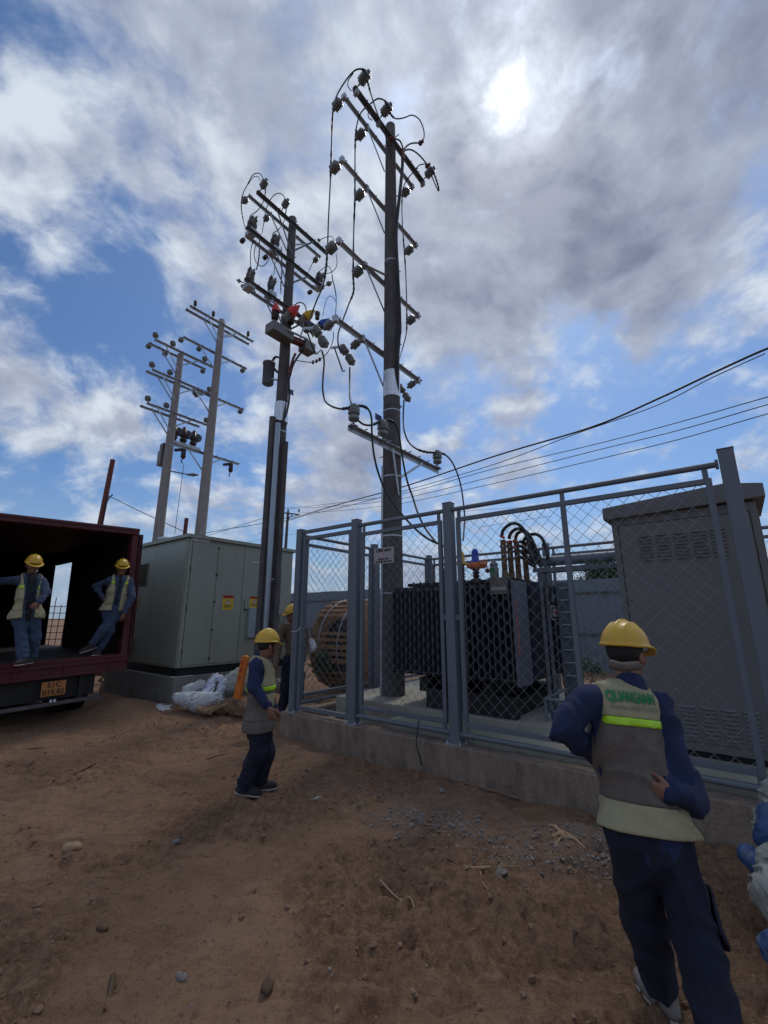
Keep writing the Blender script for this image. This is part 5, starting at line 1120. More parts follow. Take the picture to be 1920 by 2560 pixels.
for i, (x, y) in enumerate(((250, 270), (250, 400), (320, 350), (395, 340), (300, 400), (380, 410))): MB().tube([TZ(x, y, 1.1+.05*i), TZ(x+45, y-12 if i else y+30, 1.1+.05*i)], [.024, .017], 10).build('red_boot', M_['capr'] if i != 3 else M_['orange'], tt)
lv = [[(265, 270), (275, 220), (310, 175), (365, 138), (430, 132), (495, 175), (545, 260), (575, 370), (600, 500), (660, 610)],
      [(345, 310), (365, 250), (410, 205), (470, 190), (530, 215), (590, 280), (640, 380), (680, 490), (730, 560)],
      [(420, 320), (440, 255), (490, 222), (540, 232), (585, 290), (615, 380), (650, 490), (700, 580)],
      [(510, 340), (545, 290), (600, 258), (670, 258), (730, 305), (765, 390), (790, 480), (800, 560)],
      [(470, 340), (520, 350), (580, 390), (630, 470), (680, 560)], [(430, 380), (500, 400), (560, 450), (620, 530), (670, 600)], [(440, 430), (500, 470), (560, 530), (640, 600)], [(450, 500), (520, 540), (580, 590), (660, 640)]]
for i, pth in enumerate(lv): jump([TZ(x, y, 1.1+.07*i) for x, y in pth], ['tallest', 'second tallest', 'third tallest', 'rightmost arching', 'fifth, nearly level,', 'sixth, drooping,', 'seventh, short', 'lowest, shortest'][i]+' low voltage cable curving from the transformer terminals to the cable tray', .024, name='power_cable')
# cable duct and its frame between transformer and cabinet
du = thing('cable_duct', E(4, 1.4, .55), 'grey round cable duct on an angle iron frame beside the transformer', 'cable duct')
a = EF(1350, 1405, 1.4)[2]; b_ = EF(1540, 1392, 1.4)[2]; b_[2] = a[2]; MB().tube([a, b_+U*.3], .068, 20).build('duct', M_['sheet'], du)
MB().lathe(a-U*.002, -U, [(0, .06), (.004, .06)], 16).build('end_ring', M_['orange'], du)
zz = a[2]-.075; MB().angle(a*[1, 1, 0]+Z*(zz-.05)-V*.10-U*.05, b_*[1, 1, 0]+Z*(zz-.05)-V*.10+U*.3, .05).angle(a*[1, 1, 0]+Z*(zz-.05)+V*.12-U*.05, b_*[1, 1, 0]+Z*(zz-.05)+V*.12+U*.3, .05).build('top_rail', M_['fence'], du)
for s_ in (0, .9, 1.35): MB().beam(a*[1, 1, 0]+U*s_-V*.10+Z*(zz-.051), a*[1, 1, 0]+U*s_+V*.12+Z*(zz-.051), .04, .006).build('cross_piece', M_['fence'], du)
for o_ in (-.10, .12):
    for s_ in (.03, 1.2): MB().beam(a*[1, 1, 0]+U*s_+V*o_+Z*.552, a*[1, 1, 0]+U*s_+V*o_+Z*(zz-.052), .045, .045).build('leg', M_['fence'], du)
MB().tube([E(3.6, .75, .56), E(3.6, .75, .80), E(3.62, 1.5, .82), E(3.62, 1.5, .56)], .02, 8).build('hoop', M_['fence'], du); MB().tube([E(3.6, .75, .80), E(4.25, .80, .78), E(4.25, .8, .56)], .02, 8).build('hoop', M_['fence'], du)
la = thing('cable_ladder', E(3.9, 1.9, .55), 'upright grey cable ladder with pale rungs behind the transformer', 'cable ladder')
l0 = EF(1432, 1455, 1.9)[2]; l1 = EF(1432, 1665, 1.9)[2]; l0 = np.array([l1[0], l1[1], l0[2]])
for o_ in (-.09, .09): MB().beam(l1*[1, 1, 0]+U*o_+Z*.56, l0+U*o_, .03, .06).build('rail', M_['sheet'], la)
MB().obox((l0+l1*[1, 1, 0]+Z*.56)/2, U*.075, V*.004, Z*(l0[2]-.56)/2).build('back_plate', M_['sheet'], la)
for k in range(8): MB().obox(l0-Z*(.08+.17*k)-V*.03, U*.06, V*.012, Z*.006).build('rung', M_['white'], la)

# ------------------------------------------------------------------ tall grey cabinet inside the fence, right
dc = .60; ct = thing('distribution_cabinet', E(5.2, dc, .5), 'tall grey brown steel cabinet with louvred door behind the right fence panel', 'electrical cabinet')
CL0, CL1, CZ0, CZ1 = 4.555, 5.80, .52, 2.80
MB().ebox(CL0, CL1, dc, dc+.95, CZ0, CZ1).build('body', M_['kiosk2'], ct, .006)
pr_ = [(4.49, 2.78), (5.88, 2.82), (5.88, 2.95), (5.60, 3.0), (4.49, 2.915)]; vs = [E(s, dd, z) for dd in (dc-.06, dc+1.02) for s, z in pr_]; n = 5
mb = MB().add(vs, [(0, 1, 2, 3, 4), tuple(reversed(range(5, 10)))]+[((i+1) % 5, i, 5+i, 5+(i+1) % 5) for i in range(5)]); mb.build('lid', M_['kiosk2'], ct, .006)
dr = MB().ebox(4.625, 5.74, dc-.014, dc-.0005, .60, 2.70).build('door', M_['kiosk2'], ct, .004)
g = MB(); g.ebox(4.615, 4.624, dc-.003, dc-.0004, .59, 2.71); g.ebox(5.741, 5.749, dc-.003, dc-.0004, .59, 2.71); g.ebox(4.615, 5.749, dc-.003, dc-.0004, 2.701, 2.71); g.build('door_gap_shade', M_['black'], dr)  # black strips drawn as the shade round the door
def louvres(zl, sx, rows, name):
    mb = MB()
    for c_ in range(5):
        for r_ in range(rows):
            s = sx+c_*.155; z = zl-r_*.036; p = [E(s, dc-.0145, z-.012), E(s+.12, dc-.0145, z-.012), E(s+.12, dc-.0145, z+.012), E(s, dc-.0145, z+.012), E(s+.01, dc-.032, z-.008), E(s+.11, dc-.032, z-.008)]
            mb.add(p, [(0, 1, 5, 4), (4, 5, 2, 3), (0, 4, 3), (1, 2, 5)])
    mb.build(name, M_['kiosk2'], dr)
louvres(2.565, 4.80, 8, 'upper_louvres'); louvres(.905, 4.80, 8, 'lower_louvres')
for z in (2.6, 1.2, 1.9): MB().lathe(E(4.655, dc-.014, z), -V, [(0, .008), (.006, .008)], 8).build('rivet', M_['black'], dr)
MB().ebox(CL1+.0005, CL1+.012, dc+.05, dc+.90, .60, 2.72).build('side_door', M_['kiosk2'], ct, .004); MB().ebox(CL1+.0005, CL1+.004, dc+.03, dc+.048, .60, 2.72).build('door_gap_shade', M_['black'], ct)  # black strip drawn as shade beside the side door
MB().ebox(CL0+.04, CL1-.04, dc+.05, dc+.9, .461, .5199).build('base_frame', M_['black'], ct)

# ------------------------------------------------------------------ background: hoarding, cable drum, trees
h0 = gz(800, 1480, 3.0)[:2]; h1 = gz(1490, 1447, 3.0)[:2]; hd_ = (h1-h0)/np.linalg.norm(h1-h0); L0, L1 = -9.0, 30.0
ht = thing('metal_hoarding', (*h0, 0), 'long blue grey corrugated steel hoarding closing the site behind the enclosure', 'hoarding')
nsh = 0; x = L0
while x < L1:
    w = 1.06; vs = []; fs = []; n = 20; nn = np.array([hd_[1], -hd_[0]])
    for k in (0, .004):
        for z in (.0, 3.0+.015*math.sin(x*3)):
            for i in range(n+1): o = .028 if (i % 5) in (1, 2) else 0; q = h0+hd_*(x+w*i/n)+nn*(o-k+.012*(nsh % 2)); vs.append((q[0], q[1], z))
    m = n+1
    for i in range(n): fs += [(i, i+1, m+i+1, m+i), (2*m+i, 3*m+i, 3*m+i+1, 2*m+i+1)]
    MB().add(vs, fs).build('sheet', M_['sheet'], ht); x += 1.02; nsh += 1
for z in (2.55, 1.2):
    q0 = h0+hd_*L0; q1 = h0+hd_*L1; nn = np.array([hd_[1], -hd_[0]])*.06; MB().beam((*(q0+nn), z), (*(q1+nn), z), .05, .05).build('rail', M_['pole'], ht)
# wooden cable drum
dm = thing('cable_drum', (-.95, 11.2, 0), 'large wooden cable drum lagged with rough planks, beyond the narrow gate', 'cable drum')
Cd = np.array([-.62, 11.3, 1.08]); ad = np.array([.80, -.60, 0]); ad /= np.linalg.norm(ad); R_ = 1.06; hw = .55; p1 = np.array([-ad[1], ad[0], 0])
for sg_ in (-1, 1):
    f = MB().lathe(Cd+ad*sg_*hw, ad*sg_, [(0, .05), (0.0005, R_), (.06, R_), (.0605, .05)], 40); f.build('flange', M_['wood'], dm)
MB().lathe(Cd-ad*hw, ad, [(0, .62), (2*hw, .62)], 30).build('wound_cable', M_['cable'], dm)
rg = np.random.RandomState(4)
for i in range(44):
    if i % 11 in (3, 7, 8): continue
    a = 2*math.pi*i/44+rg.uniform(-.02, .02); rr = p1*math.cos(a)+Z*math.sin(a); tg = -p1*math.sin(a)+Z*math.cos(a); q = Cd+rr*(R_+.014)
    MB().obox(q, ad*(hw+.06+rg.uniform(-.02, .04)), tg*.05*rg.uniform(.6, 1.05), rr*.011).build('plank', M_['wood'], dm)
for s_ in (-.3, .3): MB().tube([Cd+ad*s_+(p1*math.cos(t)+Z*math.sin(t))*(R_+.03) for t in np.linspace(0, 6.28, 48)], .012, 5).build('steel_band', M_['steel'], dm)
def tree(name, base, h, w, label, seed, trunk=True, leafn=1400, cat='tree', leaf=.05):
    rg = np.random.RandomState(seed); t = thing(name, base, label, cat); base = np.array(base, float); tb = MB(); tips = []
    def branch(p, d, l, r, lv):
        q = p+d*l; tb.tube(spline([p, (p+q)/2+rg.normal(0, l*.05, 3), q], 3), [r, r*.9, r*.85, r*.75, r*.7, r*.65, r*.6][:7], 6)
        if lv == 0: tips.append(q); return
        for k in range(3):
            dd = d+rg.normal(0, .55, 3); dd[2] = abs(dd[2])*.6+.15; dd /= np.linalg.norm(dd); branch(q, dd, l*.68, r*.6, lv-1)
        tips.append(q)
    branch(base, np.array([0, 0, 1.0]), h*.38, h*.02 if trunk else h*.012, 3); tb.build('trunk', M_['bark'], t)
    lb = MB()
    for i in range(leafn):
        c = tips[rg.randint(len(tips))]+rg.normal(0, w*.11, 3); a = rg.normal(0, 1, 3); a /= np.linalg.norm(a); b = np.cross(a, rg.normal(0, 1, 3)); b /= np.linalg.norm(b); s = leaf*rg.uniform(.6, 1.3)
        lb.add([c-a*s, c+b*s*.4, c+a*s, c-b*s*.4], [(0, 1, 2, 3)])
    lb.build('crown', M_['leaf'], t); return t
for i, (x, Y, h_, lab) in enumerate(((1515, 24, 5.2, 'bushy tree showing over the hoarding beside the grey cabinet'), (1440, 27, 4.3, 'smaller tree behind the hoarding left of the grey cabinet'), (1610, 22, 4.5, 'tree hidden mostly behind the tall grey cabinet'))):
    q = atY(x, 1545, Y); tree('tree', (q[0], q[1], -.1), h_, 2.6, lab, 5+i, leafn=3000, leaf=.12)
q = atY(1482, 1680, 10.6); tree('shrub', (q[0], q[1], 0), 1.1, .8, 'small green weed growing behind the back fence', 21, False, 700, 'shrub', .045)
q = atY(768, 1600, 10.2); tree('shrub', (q[0], q[1], 0), 1.2, .35, 'leafy weed growing beside the wooden cable drum', 22, False, 900, 'shrub', .05)
sack('white_bag', [(atY(780, 1605, 10.4), atY(784, 1620, 10.4), .09, .10)], 'white', 'white bag seen through the mesh below the leafy weed', 'bag', h=.02, amp=.02, sc=30)
# scattered boards near the drum
rg = np.random.RandomState(3)
for i in range(7):
    q = np.array([-1.7+.25*i, 9.3+rg.uniform(0, 1.2), .05+.02*i]); a = rg.uniform(-.9, .9); MB().obox(q, np.array([math.cos(a), math.sin(a), .05])*.5, np.array([-math.sin(a), math.cos(a), 0])*.05, Z*.012).build('loose_board', M_['wood'])
for i, o in enumerate([o for o in scene.objects if o.name.startswith('loose_board')]): tag(o, ['leftmost', 'second from the left', 'third from the left', 'middle', 'third from the right', 'second from the right', 'rightmost'][i]+' of the rough planks lying before the wooden cable drum', 'plank', 'loose planks by the cable drum')

M_['sackd'] = mat('dirty grey woven sack', (.30, .30, .27), .8, 0, .25, 7, .4, 160, stain=(.16, .13, .09), stain_amt=.7, stain_scale=9)
M_['bluecloth'] = mat('printed blue plastic', (.022, .065, .18), .6, 0, .25, 9, .4, 160, stain=(.32, .33, .33), stain_amt=.6, stain_scale=8)
# ------------------------------------------------------------------ sacks at the right edge, rod by the plinth
def G2(x, y, Y): return atY(x, y, Y)
sack('sack', [(G2(1950, 1995, 3.05), G2(1958, 2090, 3.0), .09, .12), (G2(1958, 2090, 3.0), G2(1955, 2130, 2.95), .12, .09)], 'sackd', 'white woven sack leaning on the plinth at the right edge', h=.009, amp=.012, sc=34, seed=2)
sack('blue_cloth', [(G2(1966, 2065, 2.99), G2(1966, 2105, 2.94), .135, .14)], 'bluecloth', 'blue printed band of cloth wrapped round the leaning white sack', 'cloth', h=.009, amp=.010, sc=30, seed=5)
sack('sack', [(G2(1945, 2170, 2.85), G2(1972, 2250, 2.75), .10, .14), (G2(1972, 2250, 2.75), G2(1990, 2300, 2.7), .14, .12)], 'sackd', 'dirty white sack slumped below the blue cloth at the right edge', h=.009, amp=.014, sc=30, seed=7)
sack('blue_roll', [(G2(1876, 2140, 2.95), G2(1905, 2170, 2.9), .055, .055)], 'bluecloth', 'short blue roll of plastic lying against the dirty white sack', 'roll', h=.007, amp=.005, sc=40, seed=3)
sack('blue_roll', [(G2(1945, 2375, 2.55), G2(1965, 2400, 2.5), .07, .08)], 'bluecloth', 'blue bundle at the bottom of the sacks, right edge', 'bundle', h=.008, amp=.008, sc=30, seed=13)
a = gz(1058, 1928, 0); a[2] = gnd(*a[:2]); jump([a+Z*.02, atY(1052, 1888, 5.25), atY(1044, 1860, 5.32), atY(1047, 1825, 5.38), atY(1051, 1800, 5.42)], 'thin bent reinforcing rod leaning on the plinth under the gate panel', .008)
bpy.data.objects[[o.name for o in scene.objects if o.get('label', '').startswith('thin bent reinf')][0]].name = 'bent_rod'
tag(MB().tube(spline([gz(1066, 1926, .02), gz(1110, 1942, .015), gz(1180, 1962, .01), gz(1300, 1996, .0)], 5), .013, 7).build('buried_pipe', M_['clod']), 'thin earth covered pipe running along the foot of the plinth', 'pipe')
# ------------------------------------------------------------------ people
def nz(v): v = np.array(v, float); return v/np.linalg.norm(v)
def frame(f, up):                       # rows: right, forward, up
    f = nz(f); up = np.array(up, float); r = nz(np.cross(f, up)); u = np.cross(r, f); return np.array([r, f, u])
def hand_prims(w, hd, pn, side, curl=.5, s=1.0):
    """palm, five unequal bent fingers, thumb from the side of the palm; side = +1 if the thumb lies along cross(hd, pn)"""
    hd = nz(hd); pn = nz(np.array(pn)-hd*np.dot(pn, hd)); sd = np.cross(hd, pn)*side; P = []
    for k in (-1.5, -.5, .5, 1.5): P.append((w+hd*.012, w+hd*.078*s+sd*k*.019*s, .021*s, .0125*s))
    for k, L in ((1.5, .070), (.5, .082), (-.5, .077), (-1.5, .060)):
        b = w+hd*.082*s+sd*k*.0205*s; d = hd; a = curl*.5+.12*(1.5-k)*.3; r = .0092*s
        for j, fr_ in enumerate((.45, .31, .26)):
            d = nz(hd*math.cos(a)+pn*math.sin(a)+sd*k*.035); e = b+d*L*fr_*s; P.append((b, e, r, r*.88)); b = e; r *= .9; a += curl*.9
    b = w+hd*.025*s+sd*.024*s; d1 = nz(hd*.65+sd*.65+pn*.35); e = b+d1*.036*s; P.append((b, e, .013*s, .0105*s)); d2 = nz(hd*.85+sd*.30+pn*.45); P.append((e, e+d2*.030*s, .0105*s, .0085*s)); P.append((e+d2*.028*s, e+d2*.028*s+nz(hd+pn*.5)*.022*s, .0088*s, .0075*s))
    return P
def person(label, J, face, look, h=.011, up=(0, 0, 1), hands=None, seed=1, head_up=(0, 0, 1), open_front=True):
    J = {k: np.array(v, float) for k, v in J.items()}
    base = (J['ankL']+J['ankR'])/2; base[2] -= .08
    t = thing('person', base, label, 'person')
    pel, nk, hc = J['pelvis'], J['neck'], J['head']; T = frame(np.cross(nk-pel, J['shR']-J['shL']), nk-pel)
    r_, f_, u_ = T; tl = np.linalg.norm(nk-pel); at = lambda a, b, c: pel+r_*a+f_*b+u_*c
    HF = frame(face, head_up); hr, hf, hu = HF
    bw = look.get('bw', .88); cx = look.get('cx', 0.0)
    def torso(p, g=0.0, low=False):
        d = ell(p, at(cx, .0, tl*.70), (.168*bw+g, .112+g, tl*.33+g), T)
        d = smin(d, ell(p, at(cx*.6, .015, tl*.36), (.150*bw+g, .115+g, .19+g), T), .06); d = smin(d, ell(p, at(0, .0, .0), (.165*bw+g, .118+g, .16+g), T), .06)
        d = smin(d, cone(p, J['shL']*.82+J['shR']*.18, J['shR']*.82+J['shL']*.18, .062+g, .062+g), .05)
        return d
    def arms(p, g, k=1.0, cuff=.0):
        d = None
        for s in 'LR':
            sh, el, wr = J['sh'+s], J['el'+s], J['wr'+s]; we = wr-nz(wr-el)*cuff
            e = smin(cone(p, sh, el, .052*k+g, .043*k+g), cone(p, el, we, .043*k+g, .031*k+g*.8), .03); d = e if d is None else np.minimum(d, e)
        return d
    def legs(p, g0, g1, trim=0.0):
        d = None
        for s in 'LR':
            hp = pel+r_*(.085 if s == 'R' else -.085)-u_*.03; kn, an = J['knee'+s], J['ank'+s]; ae = an-nz(an-kn)*trim
            e = smin(cone(p, hp, kn, .088+g0, .058+g0), cone(p, kn, ae, .056+g1, .040+g1*1.15), .04); d = e if d is None else smin(d, e, .03)
        return d
    def head(p):
        c = hc; q = lambda a, b, z: c+hr*a+hf*b+hu*z
        d = ell(p, q(0, -.012, .035), (.074, .092, .088), HF); d = smin(d, ell(p, q(0, .022, -.045), (.056, .066, .070), HF), .045)
        d = smin(d, ell(p, q(0, .062, -.088), (.030, .026, .022), HF), .03)                      # chin
        d = smin(d, cone(p, q(0, .086, .005), q(0, .108, -.030), .009, .014), .014)              # nose
        for s in (-1, 1):
            d = smin(d, ell(p, q(s*.045, .066, -.022), (.022, .018, .018), HF), .02); d = smin(d, cone(p, q(s*.012, .088, .022), q(s*.045, .078, .022), .008, .007), .012)
            d = smin(d, ell(p, q(s*.078, -.008, -.010), (.010, .020, .032), HF), .008)            # ears
            d = smax(d, -ell(p, q(s*.030, .098, .004), (.016, .014, .009), HF), .010)             # eye sockets
        d = smin(d, ell(p, q(0, .094, -.058), (.024, .010, .006), HF), .008); d = smax(d, -ell(p, q(0, .106, -.0575), (.022, .010, .0018), HF), .003)
        return smin(d, cone(p, hc-hu*.06-hf*.02, nk-u_*.03, .052, .058), .03)
    HP = []
    for s in 'LR':
        if hands and hands.get(s):
            hd, pn, th, cu = hands[s]; HP += hand_prims(J['wr'+s], hd, pn, th, cu)
    def body(p):
        d = torso(p, -.012); d = smin(d, head(p), .02); d = smin(d, arms(p, -.004), .03); d = smin(d, legs(p, -.006, -.006), .03)
        hd_ = None
        for a, b, ra, rb in HP:
            e = cone(p, a, b, ra, rb); hd_ = e if hd_ is None else smin(hd_, e, .004)
        if hd_ is not None: d = smin(d, hd_, .01)
        for s in 'LR': d = smin(d, cone(p, J['ank'+s], J['ank'+s]+J.get('toe'+s, np.array([0, .1, 0]))*.10-Z*.045, .034, .026), .02)
        return d
    allp = np.array([v for k, v in J.items() if not k.startswith('toe')]); lo = allp.min(0)-.24; hi = allp.max(0)+.24; lo[2] = min(J['ankL'][2], J['ankR'][2])-.10; hi[2] = hc[2]+.20
    bo = sdf_obj('body', body, lo, hi, h, look.get('skin', 'skin'), t)
    fo_ = look.get('fold', 1.3)
    W = lambda sc, am, sd: (lambda p: folds(p, sc, seed*7+sd, am*.6*fo_)+crease(p, sc*.8, seed*13+sd, am*1.6*fo_))
    # shirt
    w1 = W(17, .0085, 1); hemz = look.get('shirt_hem', -.12)
    def shirt(p):
        d = smin(torso(p, .010), arms(p, look.get('sleeve', .016), 1.0, .012), .045)+w1(p); q = (p-pel)@u_.astype(np.float32)
        d = smax(d, -(q-hemz), .012)
        d = smax(d, -cone(p, nk-u_*.0, hc, .062, .075), .01)
        return smin(d, smax(cone(p, nk-u_*.03-f_*.01, nk+u_*.02-f_*.012, .080, .068), -cone(p, nk-u_*.1, hc, .060, .062), .006), .008)
    so_ = sdf_obj('shirt', shirt, lo, hi, h, look['shirt'], t)
    if look.get('tee'):
        tw = look.get('tee_w', .055)
        def tee(p):
            loc = (p-pel)@T.T.astype(np.float32); return smax(smax(shirt(p)-.006, np.abs(loc[:, 0])-tw*(.75+.5*np.clip(loc[:, 2]/tl, 0, 1)), .006), np.maximum(-(loc[:, 1]-.01), (loc[:, 2]-tl*1.02)), .004)
        sdf_obj('undershirt', tee, lo, hi, h, 'tee', so_)
    w2 = W(15, .0095, 3); fl = look.get('flare', .030)
    def trou(p):
        d = smin(ell(p, at(0, .0, .0), (.178*bw, .128, .16), T), legs(p, .018, fl, .03), .05)+w2(p)
        q = (p-pel)@u_.astype(np.float32); return smax(d, q-.10, .01)
    to = sdf_obj('trousers', trou, lo, hi, h, look['trousers'], t)
    # vest
    if look.get('vest'):
        vh = look.get('vest_hem', -.14); vlo = np.minimum(np.minimum(J['shL'], J['shR']), pel-.18)-.22; vhi = np.maximum(np.maximum(J['shL'], J['shR']), nk)+.20; vlo[2] = pel[2]-.32
        w3 = W(14, .0065, 5); fl_ = look.get('vest_flare', .05)
        def vest(p, e=0.0):
            loc = (p-pel)@T.T.astype(np.float32); x, y, z = loc[:, 0], loc[:, 1], loc[:, 2]; x = x-cx*np.clip(z/(tl*.7), 0, 1)
            g = .022+.006*fo_+e+fl_*np.clip((.12-z)/.3, 0, 1); d = torso(p, 0)
            if look.get('vest_flare', .05): d = smin(d, ell(p, at(0, 0, vh+.06), (.16*bw, .12, .18), T), .05)
            d = smin(d, legs(p, .004, .0), .05)-g+w3(p); d = smax(d, -(z-vh), .008)
            d = smax(d, np.abs(x)-(.152*bw+.045*np.clip((tl*.72-z)/.12, 0, 1)+.10*np.clip((tl*.42-z)/.15, 0, 1)), .012)
            if not look.get('closed'): d = smax(d, -np.maximum(np.abs(x)-(.018+.035*np.clip((z-tl*.55)/.2, 0, 1.5)+look.get('gap', 0)), -(y-.02)), .008)
            return smax(d, -cone(p, nk-u_*.01, hc, .078, .10), .012)
        def slab(a, b, e=0.0):
            def f(p): z = (p-pel)@u_.astype(np.float32); return np.maximum(vest(p, e), np.maximum(a-z, z-b))
            return f
        st = look.get('stripe', tl*.52); sw = look.get('stripe_w', .044); hz = vh+.11
        if look.get('netting'):
            vy = sdf_obj('vest', slab(st+sw*.5, 9), vlo, vhi, h, 'vest', t); sdf_obj('netting', slab(hz, st+sw*.5, -.001), vlo, vhi, h, 'mesh', vy); sdf_obj('hem_band', slab(-9, hz, .002), vlo, vhi, h, look.get('hem_mat', 'vest'), vy)
        else: vy = sdf_obj('vest', slab(-9, 9), vlo, vhi, h, look.get('vestmat', 'vest'), t)
        sdf_obj('reflective_stripe', slab(st-sw*.5, st+sw*.5, .0075), vlo, vhi, min(h, .009), 'neon', vy)
        for (px_, pz_, w_, h_) in look.get('pockets', ()):
            def pk(p, px_=px_, pz_=pz_, w_=w_, h_=h_):
                loc = (p-pel)@T.T.astype(np.float32); return smax(smax(vest(p, .012), np.abs(loc[:, 0]-px_)-w_, .006), smax(np.abs(loc[:, 2]-pz_)-h_, -(loc[:, 1]), .006), .006)
            sdf_obj('pocket', pk, vlo, vhi, min(h, .009), look.get('vestmat', 'vest'), vy)
        t['_v'] = 0; del t['_v']; look['_vest'] = vest
    # hard hat, hair, shoes
    hh = min(h, .007); q = lambda a, b, z: hc+hr*a+hf*b+hu*z; bz = .048
    def hat(p):
        loc = (p-hc)@HF.T.astype(np.float32); x, y, z = loc[:, 0], loc[:, 1], loc[:, 2]
        out = ell(p, q(0, -.008, .045), (.108, .134, .128), HF); rid = ell(p, q(0, -.008, .048), (.020, .132, .136), HF); out = smin(out, rid, .012)
        for s in (-1, 1): out = smin(out, ell(p, q(s*.045, -.008, .045), (.010, .114, .124), HF), .010)
        dome = np.maximum(out, -(z-bz)); rim = ell(p, q(0, .014, bz-.002), (.121, .164, .60), HF); tilt = z-(bz-.002)+.30*np.maximum(y-.05, 0)+.05*np.maximum(-y, 0)
        brim = np.maximum(np.maximum(rim, np.abs(tilt)-.0055), -ell(p, q(0, -.008, .045), (.100, .124, .3), HF))
        return smin(dome, brim, .012)
    sdf_obj('hard_hat', hat, hc-.24, hc+.24, hh, 'helmet', t)
    def inner(p):
        z = (p-hc)@hu.astype(np.float32); d = ell(p, q(0, -.020, .030), (.082, .098, .090), HF); y = (p-hc)@hf.astype(np.float32)
        return smax(smax(d, z-bz, .004), (y-.045)+.5*(z-.01), .01)
    sdf_obj('hair', inner, hc-.2, hc+.2, hh, 'hair', bo)
    if look.get('eyes'):
        for s in (-1, 1):
            e = MB().lathe(q(s*.030, .078, .004), hf, [(0, .009), (.006, .008), (.008, .004)], 10).build('eye', M_['ink'], bo)
    if look.get('strap'):
        MB().tube([q(.085, .02, .045), q(.075, .03, -.04), q(.01, .07, -.118), q(-.075, .03, -.04), q(-.085, .02, .045)], .005, 6).build('chin_strap', M_['ink'], t)
    for s in 'LR':
        an = J['ank'+s]; to_ = nz(J['toe'+s]); R = frame(to_, (0, 0, 1)) if abs(to_[2]) < .8 else np.array([nz(np.cross(to_, (0, 1, 0))), to_, nz(np.cross(nz(np.cross(to_, (0, 1, 0))), to_))])
        c = an+to_*.055-R[2]*.045
        def shoe(p, c=c, R=R, an=an):
            d = ell(p, c, (.047, .135, .050), R); d = smin(d, cone(p, an-R[2]*.04, an+R[2]*.03, .048, .046), .03); z = (p-c)@R[2].astype(np.float32); return smax(d, -(z+.026), .006)
        def sole(p, c=c, R=R): z = (p-c)@R[2].astype(np.float32); return smax(ell(p, c-R[2]*.02, (.050, .139, .060), R), np.abs(z+.029)-.0085, .004)
        so2 = sdf_obj('shoe', shoe, c-.20, c+.20, min(h, .009), look.get('shoe', 'shoe'), t); sdf_obj('sole', sole, c-.20, c+.20, min(h, .009), 'sole', so2)
    return t, T, pel, look
def Y_(x, y, Y): return atY(x, y, Y)
# foreground worker seen from behind
Jf = dict(head=Y_(1570, 1638, 2.36), neck=Y_(1578, 1722, 2.31), shL=Y_(1468, 1754, 2.29), shR=Y_(1644, 1766, 2.29), pelvis=Y_(1622, 2075, 2.20), elL=Y_(1416, 1818, 2.26), wrL=Y_(1515, 1905, 2.42),
    elR=Y_(1724, 1995, 2.20), wrR=Y_(1694, 1984, 2.06), kneeL=Y_(1615, 2310, 2.32), ankL=Y_(1664, 2478, 2.40), kneeR=Y_(1752, 2370, 2.10))
Jf['ankR'] = np.array([Jf['kneeR'][0]-.03, 1.95, .085]); Jf['toeL'] = (-.15, .98, 0); Jf['toeR'] = (.35, .9, 0)
lookf = dict(shirt='navy', trousers='navyd', vest=True, netting=True, vest_hem=-.005, vest_flare=.012, stripe=.425, stripe_w=.034, flare=.030, closed=True, bw=.84, cx=-.055, sleeve=.024, fold=1.5, shoe='stone')
tp, Tf, pelf, lf = person('man in cream and grey netting vest, back to camera with hands on hips, foreground right', Jf, (.80, .55, -.12), lookf, h=.0075,
    hands=dict(L=((.7, .2, -.3), (0, -1, .1), 1, .5), R=((-.66, .50, -.05), (.0, 1, .1), -1, .5)), seed=3)
# lettering printed across the yoke: each point is laid on the cloth
def print_on(body, size, cx, cz, m, name, parent, bold=.002, spacing=1.0, sx=1.0):
    v, f = text_mesh(body, size, 0, bold=bold, spacing=spacing); vest = lf['_vest']; r_, f_, u_ = Tf
    P = np.array([pelf+r_*(a*sx+cx)+u_*(b+cz)-f_*.40 for a, b, _ in v])
    for i in range(40): d = vest(P.astype(np.float32)); P = P+f_*(np.clip(d-.008, -.01, .05)*.8)[:, None]
    dep = (P-pelf)@f_; md = np.median(dep); bad = np.abs(dep-md) > .12; P = P+f_*np.where(bad, md-dep, 0)[:, None]
    me_ = bpy.data.meshes.new(name); me_.from_pydata((P-ORG[parent.name]).tolist(), [], f); me_.materials.append(M_[m]); o = bpy.data.objects.new(name, me_); link(o); o.parent = parent; return o
vo = [c for c in tp.children if c.name.startswith('vest')][0]
print_on('QUANGANH', .066, -.062, .530, 'green', 'lettering', vo, .0025, .92, .60); print_on('Hotline 0907.75.57.91', .025, -.050, .484, 'faint', 'faded_lettering', vo, .0006, 1.05)
MB().tube([Y_(1530, 1660, 2.22), Y_(1560, 1668, 2.18), Y_(1600, 1664, 2.20)], .022, 8).build('suspension_band', M_['mesh'], tp)
kn = Jf['kneeR']; an_ = Jf['ankR']; hp_ = pelf+Tf[0]*.085
sdf_obj('cargo_pocket', lambda p: smax(np.abs(smin(cone(p, hp_, kn, .118, .092), cone(p, kn, an_, .092, .080), .04)+folds(p, 22, 4, .006))-.006, ell(p, hp_*.25+kn*.75+np.array([.10, .0, 0]), (.075, .10, .11)), .01), kn-.3, kn+.35, .009, 'navyd', tp)
